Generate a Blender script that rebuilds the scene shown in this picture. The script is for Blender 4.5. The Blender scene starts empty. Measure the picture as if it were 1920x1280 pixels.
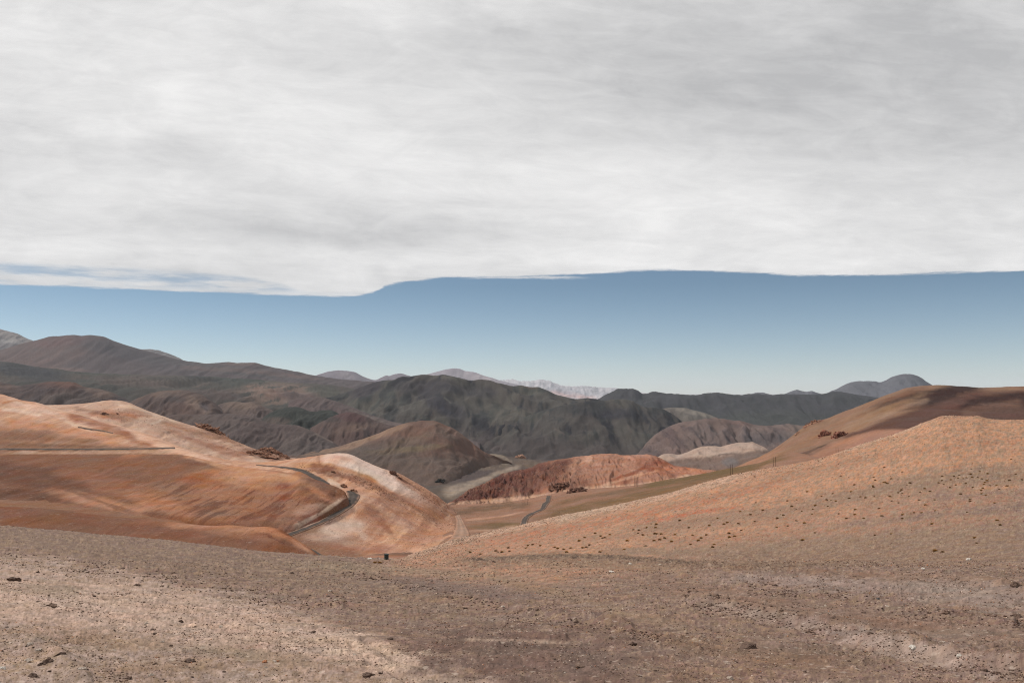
import bpy, bmesh, math, random
import numpy as np
from mathutils import Vector, Matrix

random.seed(7)
RNG = np.random.default_rng(11)
scene = bpy.context.scene
COL = scene.collection

# ------------------------------------------------------------------ camera
EYE = 1.7                                   # eye height; the camera stands at x = y = 0
FOC = 1600.0                                # focal length of the photograph in its own pixels (30 mm lens)
PITCH = math.atan(105 / FOC)                # the eye level lies 105 px under the centre
cam_d = bpy.data.cameras.new("camera")
cam_d.sensor_width = 36.0
cam_d.lens = 36.0 * FOC / 1920.0
cam_d.clip_start = 0.1
cam_d.clip_end = 200000.0
cam = bpy.data.objects.new("camera", cam_d)
cam.location = (0, 0, EYE)
cam.rotation_euler = (math.pi / 2 + PITCH, 0, 0)
COL.objects.link(cam)
scene.camera = cam

# ------------------------------------------------------------------ view
scene.view_settings.view_transform = 'Standard'
scene.view_settings.look = 'None'
scene.view_settings.exposure = 0.12
scene.view_settings.gamma = 1.0
scene.cycles.max_bounces = 4
scene.cycles.diffuse_bounces = 2
scene.cycles.volume_bounces = 1
scene.cycles.use_denoising = True
scene.cycles.denoising_prefilter = 'NONE'
scene.cycles.pixel_filter_type = 'BLACKMAN_HARRIS'
scene.cycles.filter_width = 1.15

# ------------------------------------------------------------------ sun and sky
SUN_EL, SUN_AZ = math.radians(48), math.radians(-66)     # azimuth from the view direction, to the left
sun_d = bpy.data.lights.new("sun", 'SUN')
sun_d.energy = 3.6
sun_d.angle = math.radians(1.5)
sun_d.color = (1.0, 0.95, 0.88)
sun = bpy.data.objects.new("sun", sun_d)
sd = Vector((math.cos(SUN_EL) * math.sin(SUN_AZ), math.cos(SUN_EL) * math.cos(SUN_AZ), math.sin(SUN_EL)))
sun.rotation_euler = (-sd).to_track_quat('-Z', 'Y').to_euler()
sun.location = sd * 500
COL.objects.link(sun)


def unproj(px, py):
    """direction of a photo pixel as t = x/y and q = z/y (world, from the eye)"""
    px = np.asarray(px, float); py = np.asarray(py, float)
    X = (px - 960) / FOC
    Z = -(py - 640) / FOC
    y = math.cos(PITCH) - Z * math.sin(PITCH)
    z = math.sin(PITCH) + Z * math.cos(PITCH)
    return X / y, z / y


def proj(x, y, z):
    z = z - EYE
    d = y * math.cos(PITCH) + z * math.sin(PITCH)
    v = -y * math.sin(PITCH) + z * math.cos(PITCH)
    d = np.maximum(d, 1e-3)
    return 960 + FOC * x / d, 640 - FOC * v / d


world = bpy.data.worlds.new("World")
scene.world = world
world.use_nodes = True


def build_world():
    nt = world.node_tree
    nt.nodes.clear()
    N, Lk = nt.nodes, nt.links

    def sock(n_in, v):
        if isinstance(v, (int, float)):
            n_in.default_value = v
        elif isinstance(v, tuple):
            n_in.default_value = v
        else:
            Lk.new(v, n_in)

    def math_(op, a, b=0.0, c=0.0, clamp=False):
        n = N.new('ShaderNodeMath'); n.operation = op; n.use_clamp = clamp
        sock(n.inputs[0], a); sock(n.inputs[1], b); sock(n.inputs[2], c)
        return n.outputs[0]

    def comb(x, y, z=0.0):
        n = N.new('ShaderNodeCombineXYZ')
        sock(n.inputs[0], x); sock(n.inputs[1], y); sock(n.inputs[2], z)
        return n.outputs[0]

    def noise(vec, scale, detail=4, rough=0.55, dist=0.0):
        n = N.new('ShaderNodeTexNoise')
        Lk.new(vec, n.inputs['Vector'])
        n.inputs['Scale'].default_value = scale
        n.inputs['Detail'].default_value = detail
        n.inputs['Roughness'].default_value = rough
        n.inputs['Distortion'].default_value = dist
        return n.outputs['Fac']

    def ramp(v, a, b, c=0.0, d=1.0, smooth=True):
        n = N.new('ShaderNodeMapRange')
        n.interpolation_type = 'SMOOTHSTEP' if smooth else 'LINEAR'
        sock(n.inputs['Value'], v)
        sock(n.inputs['From Min'], a); sock(n.inputs['From Max'], b)
        sock(n.inputs['To Min'], c); sock(n.inputs['To Max'], d)
        return n.outputs[0]

    def mix(f, a, b):
        n = N.new('ShaderNodeMix'); n.data_type = 'RGBA'
        sock(n.inputs['Factor'], f)
        for i, v in ((6, a), (7, b)):
            if isinstance(v, tuple):
                n.inputs[i].default_value = (*v, 1)
            else:
                Lk.new(v, n.inputs[i])
        return n.outputs[2]

    def curve(v, pts):
        n = N.new('ShaderNodeFloatCurve')
        cv = n.mapping.curves[0]
        while len(cv.points) > 2:
            cv.points.remove(cv.points[1])
        cv.points[0].location = pts[0]
        cv.points[-1].location = pts[-1]
        for p in pts[1:-1]:
            cv.points.new(*p)
        n.mapping.update()
        Lk.new(v, n.inputs['Value'])
        return n.outputs[0]

    tc = N.new('ShaderNodeTexCoord')
    sep = N.new('ShaderNodeSeparateXYZ')
    Lk.new(tc.outputs['Generated'], sep.inputs[0])
    x, y, z = sep.outputs
    # the clear part of the sky
    sky = N.new('ShaderNodeTexSky')
    sky.sky_type = 'NISHITA'
    sky.sun_disc = False
    sky.sun_elevation = SUN_EL
    sky.sun_rotation = SUN_AZ
    sky.altitude = 2500
    sky.air_density = 1.0
    sky.dust_density = 1.2
    sky.ozone_density = 2.0
    sk = N.new('ShaderNodeVectorMath'); sk.operation = 'MULTIPLY'
    Lk.new(sky.outputs[0], sk.inputs[0])
    hz = N.new('ShaderNodeMapRange'); Lk.new(z, hz.inputs[0])          # the clear band is deeper blue higher up
    hz.inputs[1].default_value = 0.005; hz.inputs[2].default_value = 0.13
    Lk.new(mix(hz.outputs[0], SKY_TINT[0], SKY_TINT[1]), sk.inputs[1])
    # cloud sheet: coordinates on a level sheet overhead
    ya = math_('MAXIMUM', math_('ABSOLUTE', y), 0.15)
    zc = math_('MAXIMUM', z, 0.03)
    U = math_('DIVIDE', x, zc); V = math_('DIVIDE', y, zc)
    sheet = comb(U, V)
    p = math_('DIVIDE', x, ya)
    q = math_('DIVIDE', z, ya)
    wrp = noise(sheet, 0.55, 5, 0.6)
    wrp2 = noise(comb(math_('MULTIPLY', U, 0.9), V, 3.0), 2.6, 9, 0.72)

    def edge(pts, lo=0.10, hi=0.18):
        out = []
        for px_, py_ in pts:
            t_, q_ = unproj(px_, py_)
            out.append((float((t_ + 0.8) / 1.6), float((q_ - lo) / (hi - lo))))
        c = curve(math_('MULTIPLY_ADD', p, 1 / 1.6, 0.5), out)
        return math_('MULTIPLY_ADD', c, hi - lo, lo)

    low = edge([(-320, 538), (0, 535), (200, 541), (400, 549), (560, 555), (650, 556.5), (692, 551), (712, 544), (722, 537.5), (745, 532), (780, 527),
                (830, 522), (980, 520), (1090, 514), (1250, 507), (1420, 514), (1600, 518), (1760, 513),
                (1920, 509), (2240, 506)])
    up = edge([(-320, 482), (0, 490), (150, 495), (300, 501), (420, 512), (520, 530), (600, 548), (700, 549),
               (1500, 530), (2240, 530)])
    qn = math_('ADD', q, math_('MULTIPLY', math_('SUBTRACT', wrp2, 0.5), 0.010))
    cover = ramp(math_('SUBTRACT', qn, low), -0.0008, 0.0026)
    veil_zone = ramp(math_('SUBTRACT', up, math_('ADD', q, math_('MULTIPLY', math_('SUBTRACT', wrp, 0.5), 0.012))), -0.002, 0.006)
    veil_amt = ramp(noise(comb(math_('MULTIPLY', U, 1.0), V, 7.0), 1.3, 6, 0.62), 0.36, 0.62, 0.32, 0.96)
    bar = ramp(math_('SUBTRACT', q, low), 0.0, 0.016, 1.0, 0.0)        # denser bar along the lowest rim
    veil_amt = math_('MAXIMUM', veil_amt, math_('MULTIPLY', bar, 0.95))
    veil = math_('SUBTRACT', 1.0, math_('MULTIPLY', veil_zone, math_('SUBTRACT', 1.0, veil_amt)))
    # a loose wisp under the rim right of the corner
    wisp = math_('MULTIPLY', ramp(math_('ABSOLUTE', math_('SUBTRACT', qn, float(unproj(980, 520.5)[1]))), 0.0, 0.0022, 1.0, 0.0),
                 ramp(math_('ABSOLUTE', math_('SUBTRACT', p, float(unproj(985, 520)[0]))), 0.03, 0.085, 0.8, 0.0))
    cover = math_('MAXIMUM', math_('MULTIPLY', cover, veil), wisp)
    # brightness of the sheet
    n1 = noise(sheet, 0.55, 8, 0.62, 0.8)
    n2 = noise(comb(math_('MULTIPLY', U, 0.8), V, 5.0), 1.7, 8, 0.62, 0.6)
    n3 = noise(comb(p, math_('MULTIPLY', q, 1.8), 2.0), 2.6, 7, 0.6, 0.9)
    n4 = noise(comb(p, math_('MULTIPLY', q, 2.4), 9.0), 9.5, 9, 0.66, 0.8)
    n5 = noise(comb(p, math_('MULTIPLY_ADD', p, 0.5, math_('MULTIPLY', q, 5.5)), 4.0), 11.0, 9, 0.68, 0.7)
    g = 0.0
    for n_, am in ((n1, 0.50), (n2, 0.55), (n3, 0.85), (n4, 0.75), (n5, 0.60)):
        g = math_('MULTIPLY_ADD', math_('SUBTRACT', n_, 0.5), am, g)
    qw = math_('ADD', q, math_('MULTIPLY', math_('SUBTRACT', n3, 0.5), 0.07))
    for (bx, by, rx, ry, am) in CLOUD_BLOBS:
        t_, q_ = unproj(bx, by)
        dx = math_('DIVIDE', math_('SUBTRACT', p, float(t_)), rx / FOC)
        dy = math_('DIVIDE', math_('SUBTRACT', qw, float(q_)), ry / FOC)
        r2 = math_('ADD', math_('MULTIPLY', dx, dx), math_('MULTIPLY', dy, dy))
        e = math_('POWER', 2.718, math_('MULTIPLY', r2, -1.0))
        g = math_('ADD', g, math_('MULTIPLY', e, am))
    val = ramp(g, -0.68, 0.42, 0.0, 1.0, smooth=False)
    cl = mix(val, (0.46, 0.46, 0.467), (0.82, 0.812, 0.806))
    clm = N.new('ShaderNodeVectorMath'); clm.operation = 'SCALE'
    Lk.new(cl, clm.inputs[0]); clm.inputs['Scale'].default_value = 1.0 / SKY_STRENGTH
    c = mix(cover, sk.outputs[0], clm.outputs[0])
    bg = N.new('ShaderNodeBackground')
    bg.inputs['Strength'].default_value = SKY_STRENGTH
    Lk.new(c, bg.inputs['Color'])
    out = N.new('ShaderNodeOutputWorld')
    Lk.new(bg.outputs[0], out.inputs['Surface'])


SKY_STRENGTH = 0.1
SKY_TINT = ((0.92, 0.89, 0.88), (0.56, 0.61, 0.60))
CLOUD_BLOBS = [  # brighter and greyer stretches of the cloud sheet
    (1650, 130, 620, 190, -0.62), (1150, 120, 300, 120, -0.12), (640, 440, 300, 40, -0.45), (420, 395, 240, 34, -0.16),
    (250, 290, 420, 45, -0.13), (760, 90, 260, 70, -0.14), (150, 120, 330, 130, 0.10),
    (1000, 330, 420, 80, 0.22), (1500, 400, 500, 80, 0.20), (300, 470, 500, 30, 0.25), (1100, 490, 700, 26, 0.22),
    (560, 220, 380, 90, 0.12),
]
build_world()

# ------------------------------------------------------------------ noise
_P = np.random.default_rng(3).permutation(512).astype(np.int64)
_P = np.concatenate([_P, _P, _P])
_A = np.random.default_rng(5).uniform(0, 2 * math.pi, 512)
_GX, _GY = np.cos(_A), np.sin(_A)


def pn(x, y, seed=0):
    """2-D gradient noise, about -1..1"""
    x = np.asarray(x, float) + seed * 17.31; y = np.asarray(y, float) + seed * 9.77
    xi = np.floor(x).astype(np.int64); yi = np.floor(y).astype(np.int64)
    xf = x - xi; yf = y - yi
    xi &= 511; yi &= 511
    u = xf * xf * xf * (xf * (xf * 6 - 15) + 10); v = yf * yf * yf * (yf * (yf * 6 - 15) + 10)

    def g(i, j, fx, fy):
        h = _P[_P[(xi + i) & 511] + ((yi + j) & 511)] & 511
        return _GX[h] * fx + _GY[h] * fy
    a = g(0, 0, xf, yf); b = g(1, 0, xf - 1, yf); c = g(0, 1, xf, yf - 1); d = g(1, 1, xf - 1, yf - 1)
    return ((a + (b - a) * u) * (1 - v) + (c + (d - c) * u) * v) * 1.5


def fbm(x, y, octv=5, seed=0, gain=0.5, lac=2.03):
    s = 0; a = 1.0
    for i in range(octv):
        s = s + a * pn(x, y, seed + i * 3)
        a *= gain; x = x * lac; y = y * lac
    return s


def ridged(x, y, octv=4, seed=0, gain=0.5):
    s = 0; a = 1.0
    for i in range(octv):
        s = s + a * (1 - 2 * np.abs(pn(x, y, seed + i * 3)))
        a *= gain; x = x * 2.07; y = y * 2.07
    return s


def sstep(a, b, x):
    t = np.clip((x - a) / (b - a), 0, 1)
    return t * t * (3 - 2 * t)


def pchip(xk, yk, x):
    """monotone cubic through the knots, held flat outside"""
    xk = np.asarray(xk, float); yk = np.asarray(yk, float)
    h = np.diff(xk); d = np.diff(yk) / h
    n = len(xk)
    m = np.zeros(n)
    if n == 2:
        m[:] = d[0]
    else:
        for i in range(1, n - 1):
            if d[i - 1] * d[i] > 0:
                w1 = 2 * h[i] + h[i - 1]; w2 = h[i] + 2 * h[i - 1]
                m[i] = (w1 + w2) / (w1 / d[i - 1] + w2 / d[i])
        m[0] = d[0]; m[-1] = d[-1]
    x = np.clip(x, xk[0], xk[-1])
    k = np.clip(np.searchsorted(xk, x, 'right') - 1, 0, n - 2)
    s = (x - xk[k]) / h[k]
    h00 = 2 * s**3 - 3 * s**2 + 1; h10 = s**3 - 2 * s**2 + s; h01 = -2 * s**3 + 3 * s**2; h11 = s**3 - s**2
    return h00 * yk[k] + h10 * h[k] * m[k] + h01 * yk[k + 1] + h11 * h[k] * m[k + 1]


def pchip_rows(Yk, sub):
    """interpolate a (rows, cols) array down its rows, sub[i] steps between row i and i+1"""
    n = Yk.shape[0]
    d = np.diff(Yk, axis=0)
    m = np.zeros_like(Yk)
    for i in range(1, n - 1):
        ok = d[i - 1] * d[i] > 0
        with np.errstate(divide='ignore', invalid='ignore'):
            hm = 2 / (1 / d[i - 1] + 1 / d[i])
        m[i] = np.where(ok, hm, 0)
    m[0] = d[0]; m[-1] = d[-1]
    out = []
    for i in range(n - 1):
        for j in range(sub[i]):
            s = j / sub[i]
            out.append((2*s**3-3*s**2+1) * Yk[i] + (s**3-2*s**2+s) * m[i] + (-2*s**3+3*s**2) * Yk[i+1] + (s**3-s**2) * m[i+1])
    out.append(Yk[-1])
    return np.array(out)


def lin(c):
    c = np.asarray(c, float) / 255.0
    return np.where(c <= 0.04045, c / 12.92, ((c + 0.055) / 1.055) ** 2.4)


LIGHT = 1.50          # what a white level sheet would send back in this light


def alb(c, k=1.0, mute=0.07):
    c = lin(c)
    c = c * (1 - mute) + mute * (0.3 * c[0] + 0.59 * c[1] + 0.11 * c[2])
    return np.clip(c / LIGHT * k, 0.0, 0.9)


# ------------------------------------------------------------------ materials
def soil_material(name, wave, bump=0.4, vary=0.25, speck=0.0, speck_size=None, rough=1.0, stretch=(1, 1, 1)):
    """earth, gravel or rock: the soil colour of the sheet, broken up by noise at several sizes (metres)"""
    m = bpy.data.materials.new(name); m.use_nodes = True
    nt = m.node_tree; N, Lk = nt.nodes, nt.links
    bs = N['Principled BSDF']
    bs.inputs['Roughness'].default_value = rough
    bs.inputs['Specular IOR Level'].default_value = 0.12
    at = N.new('ShaderNodeAttribute'); at.attribute_name = 'soil'
    tc = N.new('ShaderNodeTexCoord')
    mp = N.new('ShaderNodeMapping'); mp.inputs['Scale'].default_value = stretch
    Lk.new(tc.outputs['Object'], mp.inputs['Vector'])

    def noise(size, det=6, ro=0.62, dist=0.0):
        n = N.new('ShaderNodeTexNoise'); n.inputs['Scale'].default_value = 1.0 / size
        n.inputs['Detail'].default_value = det; n.inputs['Roughness'].default_value = ro
        n.inputs['Distortion'].default_value = dist
        Lk.new(mp.outputs[0], n.inputs['Vector'])
        return n.outputs['Fac']

    def mr(v, a, b, c, d):
        n = N.new('ShaderNodeMapRange'); Lk.new(v, n.inputs[0])
        for i, k in enumerate((a, b, c, d)):
            n.inputs[i + 1].default_value = k
        return n.outputs[0]

    def mul(a, b):
        n = N.new('ShaderNodeMath'); n.operation = 'MULTIPLY'; Lk.new(a, n.inputs[0]); Lk.new(b, n.inputs[1]); return n.outputs[0]
    f = mul(mr(noise(wave, 8), 0.3, 0.7, 1 - vary, 1 + vary), mr(noise(wave * 0.13, 6, 0.7), 0.3, 0.7, 1 - vary, 1 + vary))
    f = mul(f, mr(noise(wave * 6, 4), 0.3, 0.7, 1 - vary * 0.5, 1 + vary * 0.5))
    sc = N.new('ShaderNodeVectorMath'); sc.operation = 'SCALE'
    Lk.new(at.outputs['Color'], sc.inputs[0]); Lk.new(f, sc.inputs['Scale'])
    # slight drift of hue
    hs = N.new('ShaderNodeHueSaturation')
    Lk.new(sc.outputs[0], hs.inputs['Color'])
    Lk.new(mr(noise(wave * 1.7, 5), 0.3, 0.7, 0.492, 0.508), hs.inputs['Hue'])
    Lk.new(mr(noise(wave * 2.3, 5), 0.3, 0.7, 0.85, 1.15), hs.inputs['Saturation'])
    col = hs.outputs[0]
    if speck > 0:
        for k, (sz, seed) in enumerate(((speck_size, 0.0), (speck_size * 2.7, 3.0))):
            vo = N.new('ShaderNodeTexVoronoi'); vo.inputs['Scale'].default_value = 1.0 / sz
            Lk.new(mp.outputs[0], vo.inputs['Vector'])
            sp = N.new('ShaderNodeSeparateColor'); Lk.new(vo.outputs['Color'], sp.inputs[0])
            inside = mr(vo.outputs['Distance'], 0.22, 0.38, 1.0, 0.0)
            lt = mul(mr(sp.outputs[0], 0.80, 0.90, 0.0, speck), inside)
            dk = mul(mr(sp.outputs[1], 0.72, 0.85, 0.0, speck * 0.9), inside)
            mx = N.new('ShaderNodeMix'); mx.data_type = 'RGBA'
            Lk.new(lt, mx.inputs['Factor']); Lk.new(col, mx.inputs[6]); mx.inputs[7].default_value = (0.50, 0.42, 0.35, 1)
            mx2 = N.new('ShaderNodeMix'); mx2.data_type = 'RGBA'
            Lk.new(dk, mx2.inputs['Factor']); Lk.new(mx.outputs[2], mx2.inputs[6]); mx2.inputs[7].default_value = (0.075, 0.058, 0.052, 1)
            col = mx2.outputs[2]
    Lk.new(col, bs.inputs['Base Color'])
    if bump > 0:
        b = N.new('ShaderNodeBump'); b.inputs['Strength'].default_value = bump
        b.inputs['Distance'].default_value = wave * 0.16
        Lk.new(noise(wave * 0.35, 9, 0.68), b.inputs['Height'])
        Lk.new(b.outputs[0], bs.inputs['Normal'])
    return m


def plain_material(name, c, rough=0.9, size=0.1, vary=0.25, metallic=0.0):
    m = bpy.data.materials.new(name); m.use_nodes = True
    nt = m.node_tree; N, Lk = nt.nodes, nt.links
    bs = N['Principled BSDF']; bs.inputs['Roughness'].default_value = rough
    bs.inputs['Metallic'].default_value = metallic
    bs.inputs['Specular IOR Level'].default_value = 0.2
    tc = N.new('ShaderNodeTexCoord')
    n = N.new('ShaderNodeTexNoise'); n.inputs['Scale'].default_value = 1 / size; n.inputs['Detail'].default_value = 7
    n.inputs['Roughness'].default_value = 0.65
    Lk.new(tc.outputs['Object'], n.inputs['Vector'])
    r = N.new('ShaderNodeMapRange'); Lk.new(n.outputs['Fac'], r.inputs[0])
    for i, k in enumerate((0.3, 0.7, 1 - vary, 1 + vary)):
        r.inputs[i + 1].default_value = k
    sc = N.new('ShaderNodeVectorMath'); sc.operation = 'SCALE'
    sc.inputs[0].default_value = tuple(c); Lk.new(r.outputs[0], sc.inputs['Scale'])
    Lk.new(sc.outputs[0], bs.inputs['Base Color'])
    b = N.new('ShaderNodeBump'); b.inputs['Strength'].default_value = 0.5; b.inputs['Distance'].default_value = size * 0.2
    Lk.new(n.outputs['Fac'], b.inputs['Height']); Lk.new(b.outputs[0], bs.inputs['Normal'])
    return m


def tag(o, label, cat, group=None, kind=None):
    o['label'] = label; o['category'] = cat
    if group: o['group'] = group
    if kind: o['kind'] = kind
    return o


# ------------------------------------------------------------------ terrain sheets
def mesh_grid(name, X, Y, Z, soil, mat):
    nr, nc = X.shape
    me = bpy.data.meshes.new(name)
    n = nr * nc
    co = np.stack([X, Y, Z], -1).reshape(-1, 3).astype(np.float32)
    i = np.arange(nr - 1)[:, None] * nc + np.arange(nc - 1)[None, :]
    quads = np.stack([i, i + 1, i + nc + 1, i + nc], -1).reshape(-1, 4).astype(np.int32)
    nf = len(quads)
    me.vertices.add(n); me.vertices.foreach_set('co', co.ravel())
    me.loops.add(nf * 4); me.loops.foreach_set('vertex_index', quads.ravel())
    me.polygons.add(nf)
    me.polygons.foreach_set('loop_start', np.arange(0, nf * 4, 4, dtype=np.int32))
    me.polygons.foreach_set('use_smooth', np.ones(nf, dtype=bool))
    me.update(calc_edges=True)
    a = me.attributes.new('soil', 'FLOAT_COLOR', 'POINT')
    rgba = np.ones((n, 4), np.float32); rgba[:, :3] = soil.reshape(-1, 3)
    a.data.foreach_set('color', rgba.ravel())
    me.materials.append(mat)
    o = bpy.data.objects.new(name, me); COL.objects.link(o)
    return o


def line_dist(px, py, path):
    """distance to a polyline and the share of its length at the nearest point"""
    best = np.full(px.shape, 1e9); bt = np.zeros(px.shape)
    path = np.asarray(path, float)
    seg = np.hypot(*np.diff(path, axis=0).T); tot = seg.sum(); acc = 0
    for (a, b), L in zip(zip(path[:-1], path[1:]), seg):
        dx, dy = b - a
        s = np.clip(((px - a[0]) * dx + (py - a[1]) * dy) / max(L * L, 1e-9), 0, 1)
        d = np.hypot(px - a[0] - s * dx, py - a[1] - s * dy)
        m = d < best
        best = np.where(m, d, best); bt = np.where(m, (acc + s * L) / tot, bt)
        acc += L
    return best, bt


def paint(col, px, py, W, items, k):
    """soils of different colour, and some painted shade, lying on a sheet: patches, veins and beds, with ragged rims (W: ground coordinates)"""
    f2 = fbm(W[0] * 2.2, W[1] * 2.2, 6, 31, 0.58)
    f3 = fbm(W[0] * 3, W[1] * 3 + 5, 4, 51)
    f6 = fbm(W[0] * 6, W[1] * 6, 5, 41, 0.6)
    f9 = fbm(W[0] * 9, W[1] * 9, 4, 45, 0.6)
    for n_it, it in enumerate(items):
        kind = it[0]
        sg = 1 if n_it % 2 else -1
        if kind == 'blob':       # cx, cy, rx, ry, angle deg, colour, strength, rag
            _, cx, cy, rx, ry, an, c, st, rag = it
            a = math.radians(an)
            dx = px - cx; dy = py - cy
            u = (dx * math.cos(a) + dy * math.sin(a)) / rx; v = (-dx * math.sin(a) + dy * math.cos(a)) / ry
            r = np.hypot(u, v) + rag * f2 * sg
            w = 1.15 * st * (1 - sstep(0.40, 1.25, r)) * (0.95 + 0.3 * f9)
        elif kind == 'line':     # path, w0, w1, colour, strength, rag
            _, path, w0, w1, c, st, rag = it
            d, t = line_dist(px, py, path)
            w_ = (w0 + (w1 - w0) * t) * (1 + 0.4 * f3)
            r = d / np.maximum(w_, 0.6) + rag * f6 * sg
            w = 1.15 * st * (1 - sstep(0.35, 1.35, r)) * sstep(0, 0.12, t + 0.02) * sstep(0, 0.12, 1.02 - t)
            w = w * (0.95 + 0.4 * f9)
        elif kind == 'below':    # curve, softness, colour, strength, rag(px)
            _, cv, soft, c, st, rag = it
            cv = np.asarray(cv, float)
            e = pchip(cv[:, 0], cv[:, 1], px) + rag * f3 * sg
            w = st * sstep(-soft, soft, py - e)
        elif kind == 'veins':    # colour, strength, cells across, cells along, threshold, (centre, rx, ry) or None
            _, c, st, fx, fy, th, zone = it
            n = ridged(W[0] * fx + 0.35 * f2, W[1] * fy, 4, 63, 0.6)
            w = st * sstep(th, th + 0.5, n)
            if zone:
                r = np.hypot((px - zone[0]) / zone[2], (py - zone[1]) / zone[3])
                w = w * (1 - sstep(0.5, 1.1, r))
        elif kind == 'mottle':   # colour, strength, cells, threshold
            _, c, st, fx, fy, th = it
            w = st * sstep(th - 0.25, th + 0.35, fbm(W[0] * fx, W[1] * fy, 6, int(fx * 7) % 90, 0.6))
        w = np.clip(w, 0, 1)[..., None]
        col = col * (1 - w) + alb(c, k) * w
    return col


class Sheet:
    pass


SHEETS = {}


def sheet(name, rows, span, base, mat, label, cat, step=2.0, front=((0.93, -0.03),), back=((1.06, -0.012), (1.3, -0.10)),
          gully=(0, 40, 6), rough=(0, 30), crest_rough=(0.6, 14), items=(), bumps=(), k=1.0, wide=None,
          kind='structure', near=None, maxsub=200, deep=0.3, polar=False, folds=None, clods=None):
    """one hill or slope.  rows: survey lines from front to crest, each a list of (px, py, distance); front / back add
    hidden lines: (share of the distance, change of elevation)"""
    t0 = float(unproj(span[0], 800)[0]); t1 = float(unproj(span[1], 800)[0])
    nc = int((span[1] - span[0]) / step) + 1
    t = np.linspace(t0, t1, nc)
    if wide:
        t = np.concatenate([np.linspace(wide[0], t0, 90)[:-1], t, np.linspace(t1, wide[1], 90)[1:]])
    LY, Q = [], []
    for r in rows:
        r = np.asarray(r, float)
        tk, qk = unproj(r[:, 0], r[:, 1])
        LY.append(pchip(tk, np.log(r[:, 2]), t)); Q.append(pchip(tk, qk, t))
    ncrest = len(rows) - 1
    if front:
        for (s, dq) in front:
            LY.insert(0, LY[0] + math.log(s)); Q.insert(0, Q[0] + dq); ncrest += 1
    for (s, dq) in back:
        LY.append(LY[ncrest] + math.log(s)); Q.append(Q[ncrest] + dq)
    LY = np.array(LY); Q = np.array(Q)
    sub = []
    for i in range(len(LY) - 1):
        dpx = np.percentile(np.abs(Q[i + 1] - Q[i]), 80) * FOC
        n = int(min(maxsub, max(5, dpx / (step * 0.95))))
        if i > ncrest: n = min(n, 12)
        if front and i < len(front): n = min(n, 14)
        sub.append(n)
    s_id = np.concatenate([i + np.arange(n) / n for i, n in enumerate(sub)] + [[len(sub)]])
    LY = pchip_rows(LY, sub); Q = pchip_rows(Q, sub)
    Y = np.exp(LY); X = Y * t[None, :]; Z = EYE + Q * Y
    Yr = float(np.median(Y[np.argmin(np.abs(s_id - ncrest))]))
    W = (X / Yr, Y / Yr)                       # ground coordinates in shares of the distance
    px, py = proj(X, Y, Z)
    vis = np.where(s_id < ncrest, np.exp(-((s_id - ncrest) / 0.22) ** 2), 1.0)[:, None]      # 1 on the crest
    u = 1600.0
    dz = 0
    if gully[0]:
        w = 0.7 * fbm(W[0] * u / gully[1] * .5, W[1] * u / gully[1] * .5 * deep, 3, 7)
        g = ridged(W[0] * u / gully[1] + w, W[1] * u / gully[1] / gully[2] + 0.5 * w, 4, 11, 0.45)
        dz = dz + gully[0] * (np.minimum(g, 1.3) - 0.9) * (1 - 0.92 * vis)
    if folds:                                   # the large spurs and hollows of a mountain side
        w = 0.5 * fbm(W[0] * u / folds[1], W[1] * u / folds[1] * .3, 2, 17)
        g = ridged(W[0] * u / folds[1] + w, W[1] * u / folds[1] * 0.35 + 0.8 * w, 3, 19, 0.42)
        dz = dz + folds[0] * (np.minimum(g, 1.2) - 1.2) * (1 - 0.9 * vis)
    if rough[0]:
        dz = dz + rough[0] * fbm(W[0] * u / rough[1], W[1] * u / rough[1] * deep, 5, 21, 0.45) * (1 - 0.9 * vis)
    if crest_rough[0]:
        dz = dz + crest_rough[0] * fbm(W[0] * u / crest_rough[1], W[1] * u / crest_rough[1] * 0.08, 4, 27, 0.55)
    dz = dz * Y / FOC
    for (path, wpx, am, ragm) in bumps:
        d, _ = line_dist(px, py, path)
        dz = dz + am * np.exp(-(d / wpx) ** 2) * (1 + ragm * fbm(X * 1.3, Y * 1.3, 3, 71))
    if near:
        dz = dz + near(X, Y, px, py)
    Z = np.maximum(Z + dz, -700.0)              # hidden backs end under the valley plain
    px, py = proj(X, Y, Z)
    col = np.ones(X.shape + (3,)) * alb(base, k)
    Wu = (W[0] * 8, W[1] * 8 * deep)
    if polar:                                   # rag of a size that grows with the distance
        Wu = (np.broadcast_to(t[None, :], X.shape) * 9, np.log(Y) * 5)
    col = paint(col, px, py, Wu, items, k)
    if clods is not None:
        col = col * clods(t, Y, px, py)[..., None]
    o = mesh_grid(name, X, Y, Z, col, mat)
    tag(o, label, cat, kind=kind)
    S = Sheet(); S.t = t; S.Q = (Z - EYE) / Y; S.Y = Y; S.o = o; S.X = X; S.Z = Z
    SHEETS[name] = S
    return S


def locate(S, px, py):
    """the first point of a sheet met by the sight line"""
    t, q = unproj(px, py)
    j = int(np.clip(np.searchsorted(S.t, t) - 1, 0, len(S.t) - 2))
    f = (t - S.t[j]) / (S.t[j + 1] - S.t[j])
    Qc = S.Q[:, j] * (1 - f) + S.Q[:, j + 1] * f
    Yc = S.Y[:, j] * (1 - f) + S.Y[:, j + 1] * f
    up = np.nonzero((Qc[:-1] < q) & (Qc[1:] >= q))[0]
    if len(up) == 0:
        i = int(np.argmax(Qc)); return Vector((t * Yc[i], Yc[i], EYE + Qc[i] * Yc[i]))
    i = up[0]
    s = (q - Qc[i]) / max(Qc[i + 1] - Qc[i], 1e-9)
    y = Yc[i] + s * (Yc[i + 1] - Yc[i]); z = Qc[i] * Yc[i] * (1 - s) + Qc[i + 1] * Yc[i + 1] * s
    return Vector((float(t * y), float(y), float(EYE + z)))


def flat(pts, Y):
    return [(a, b, Y) for a, b in pts]


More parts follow.
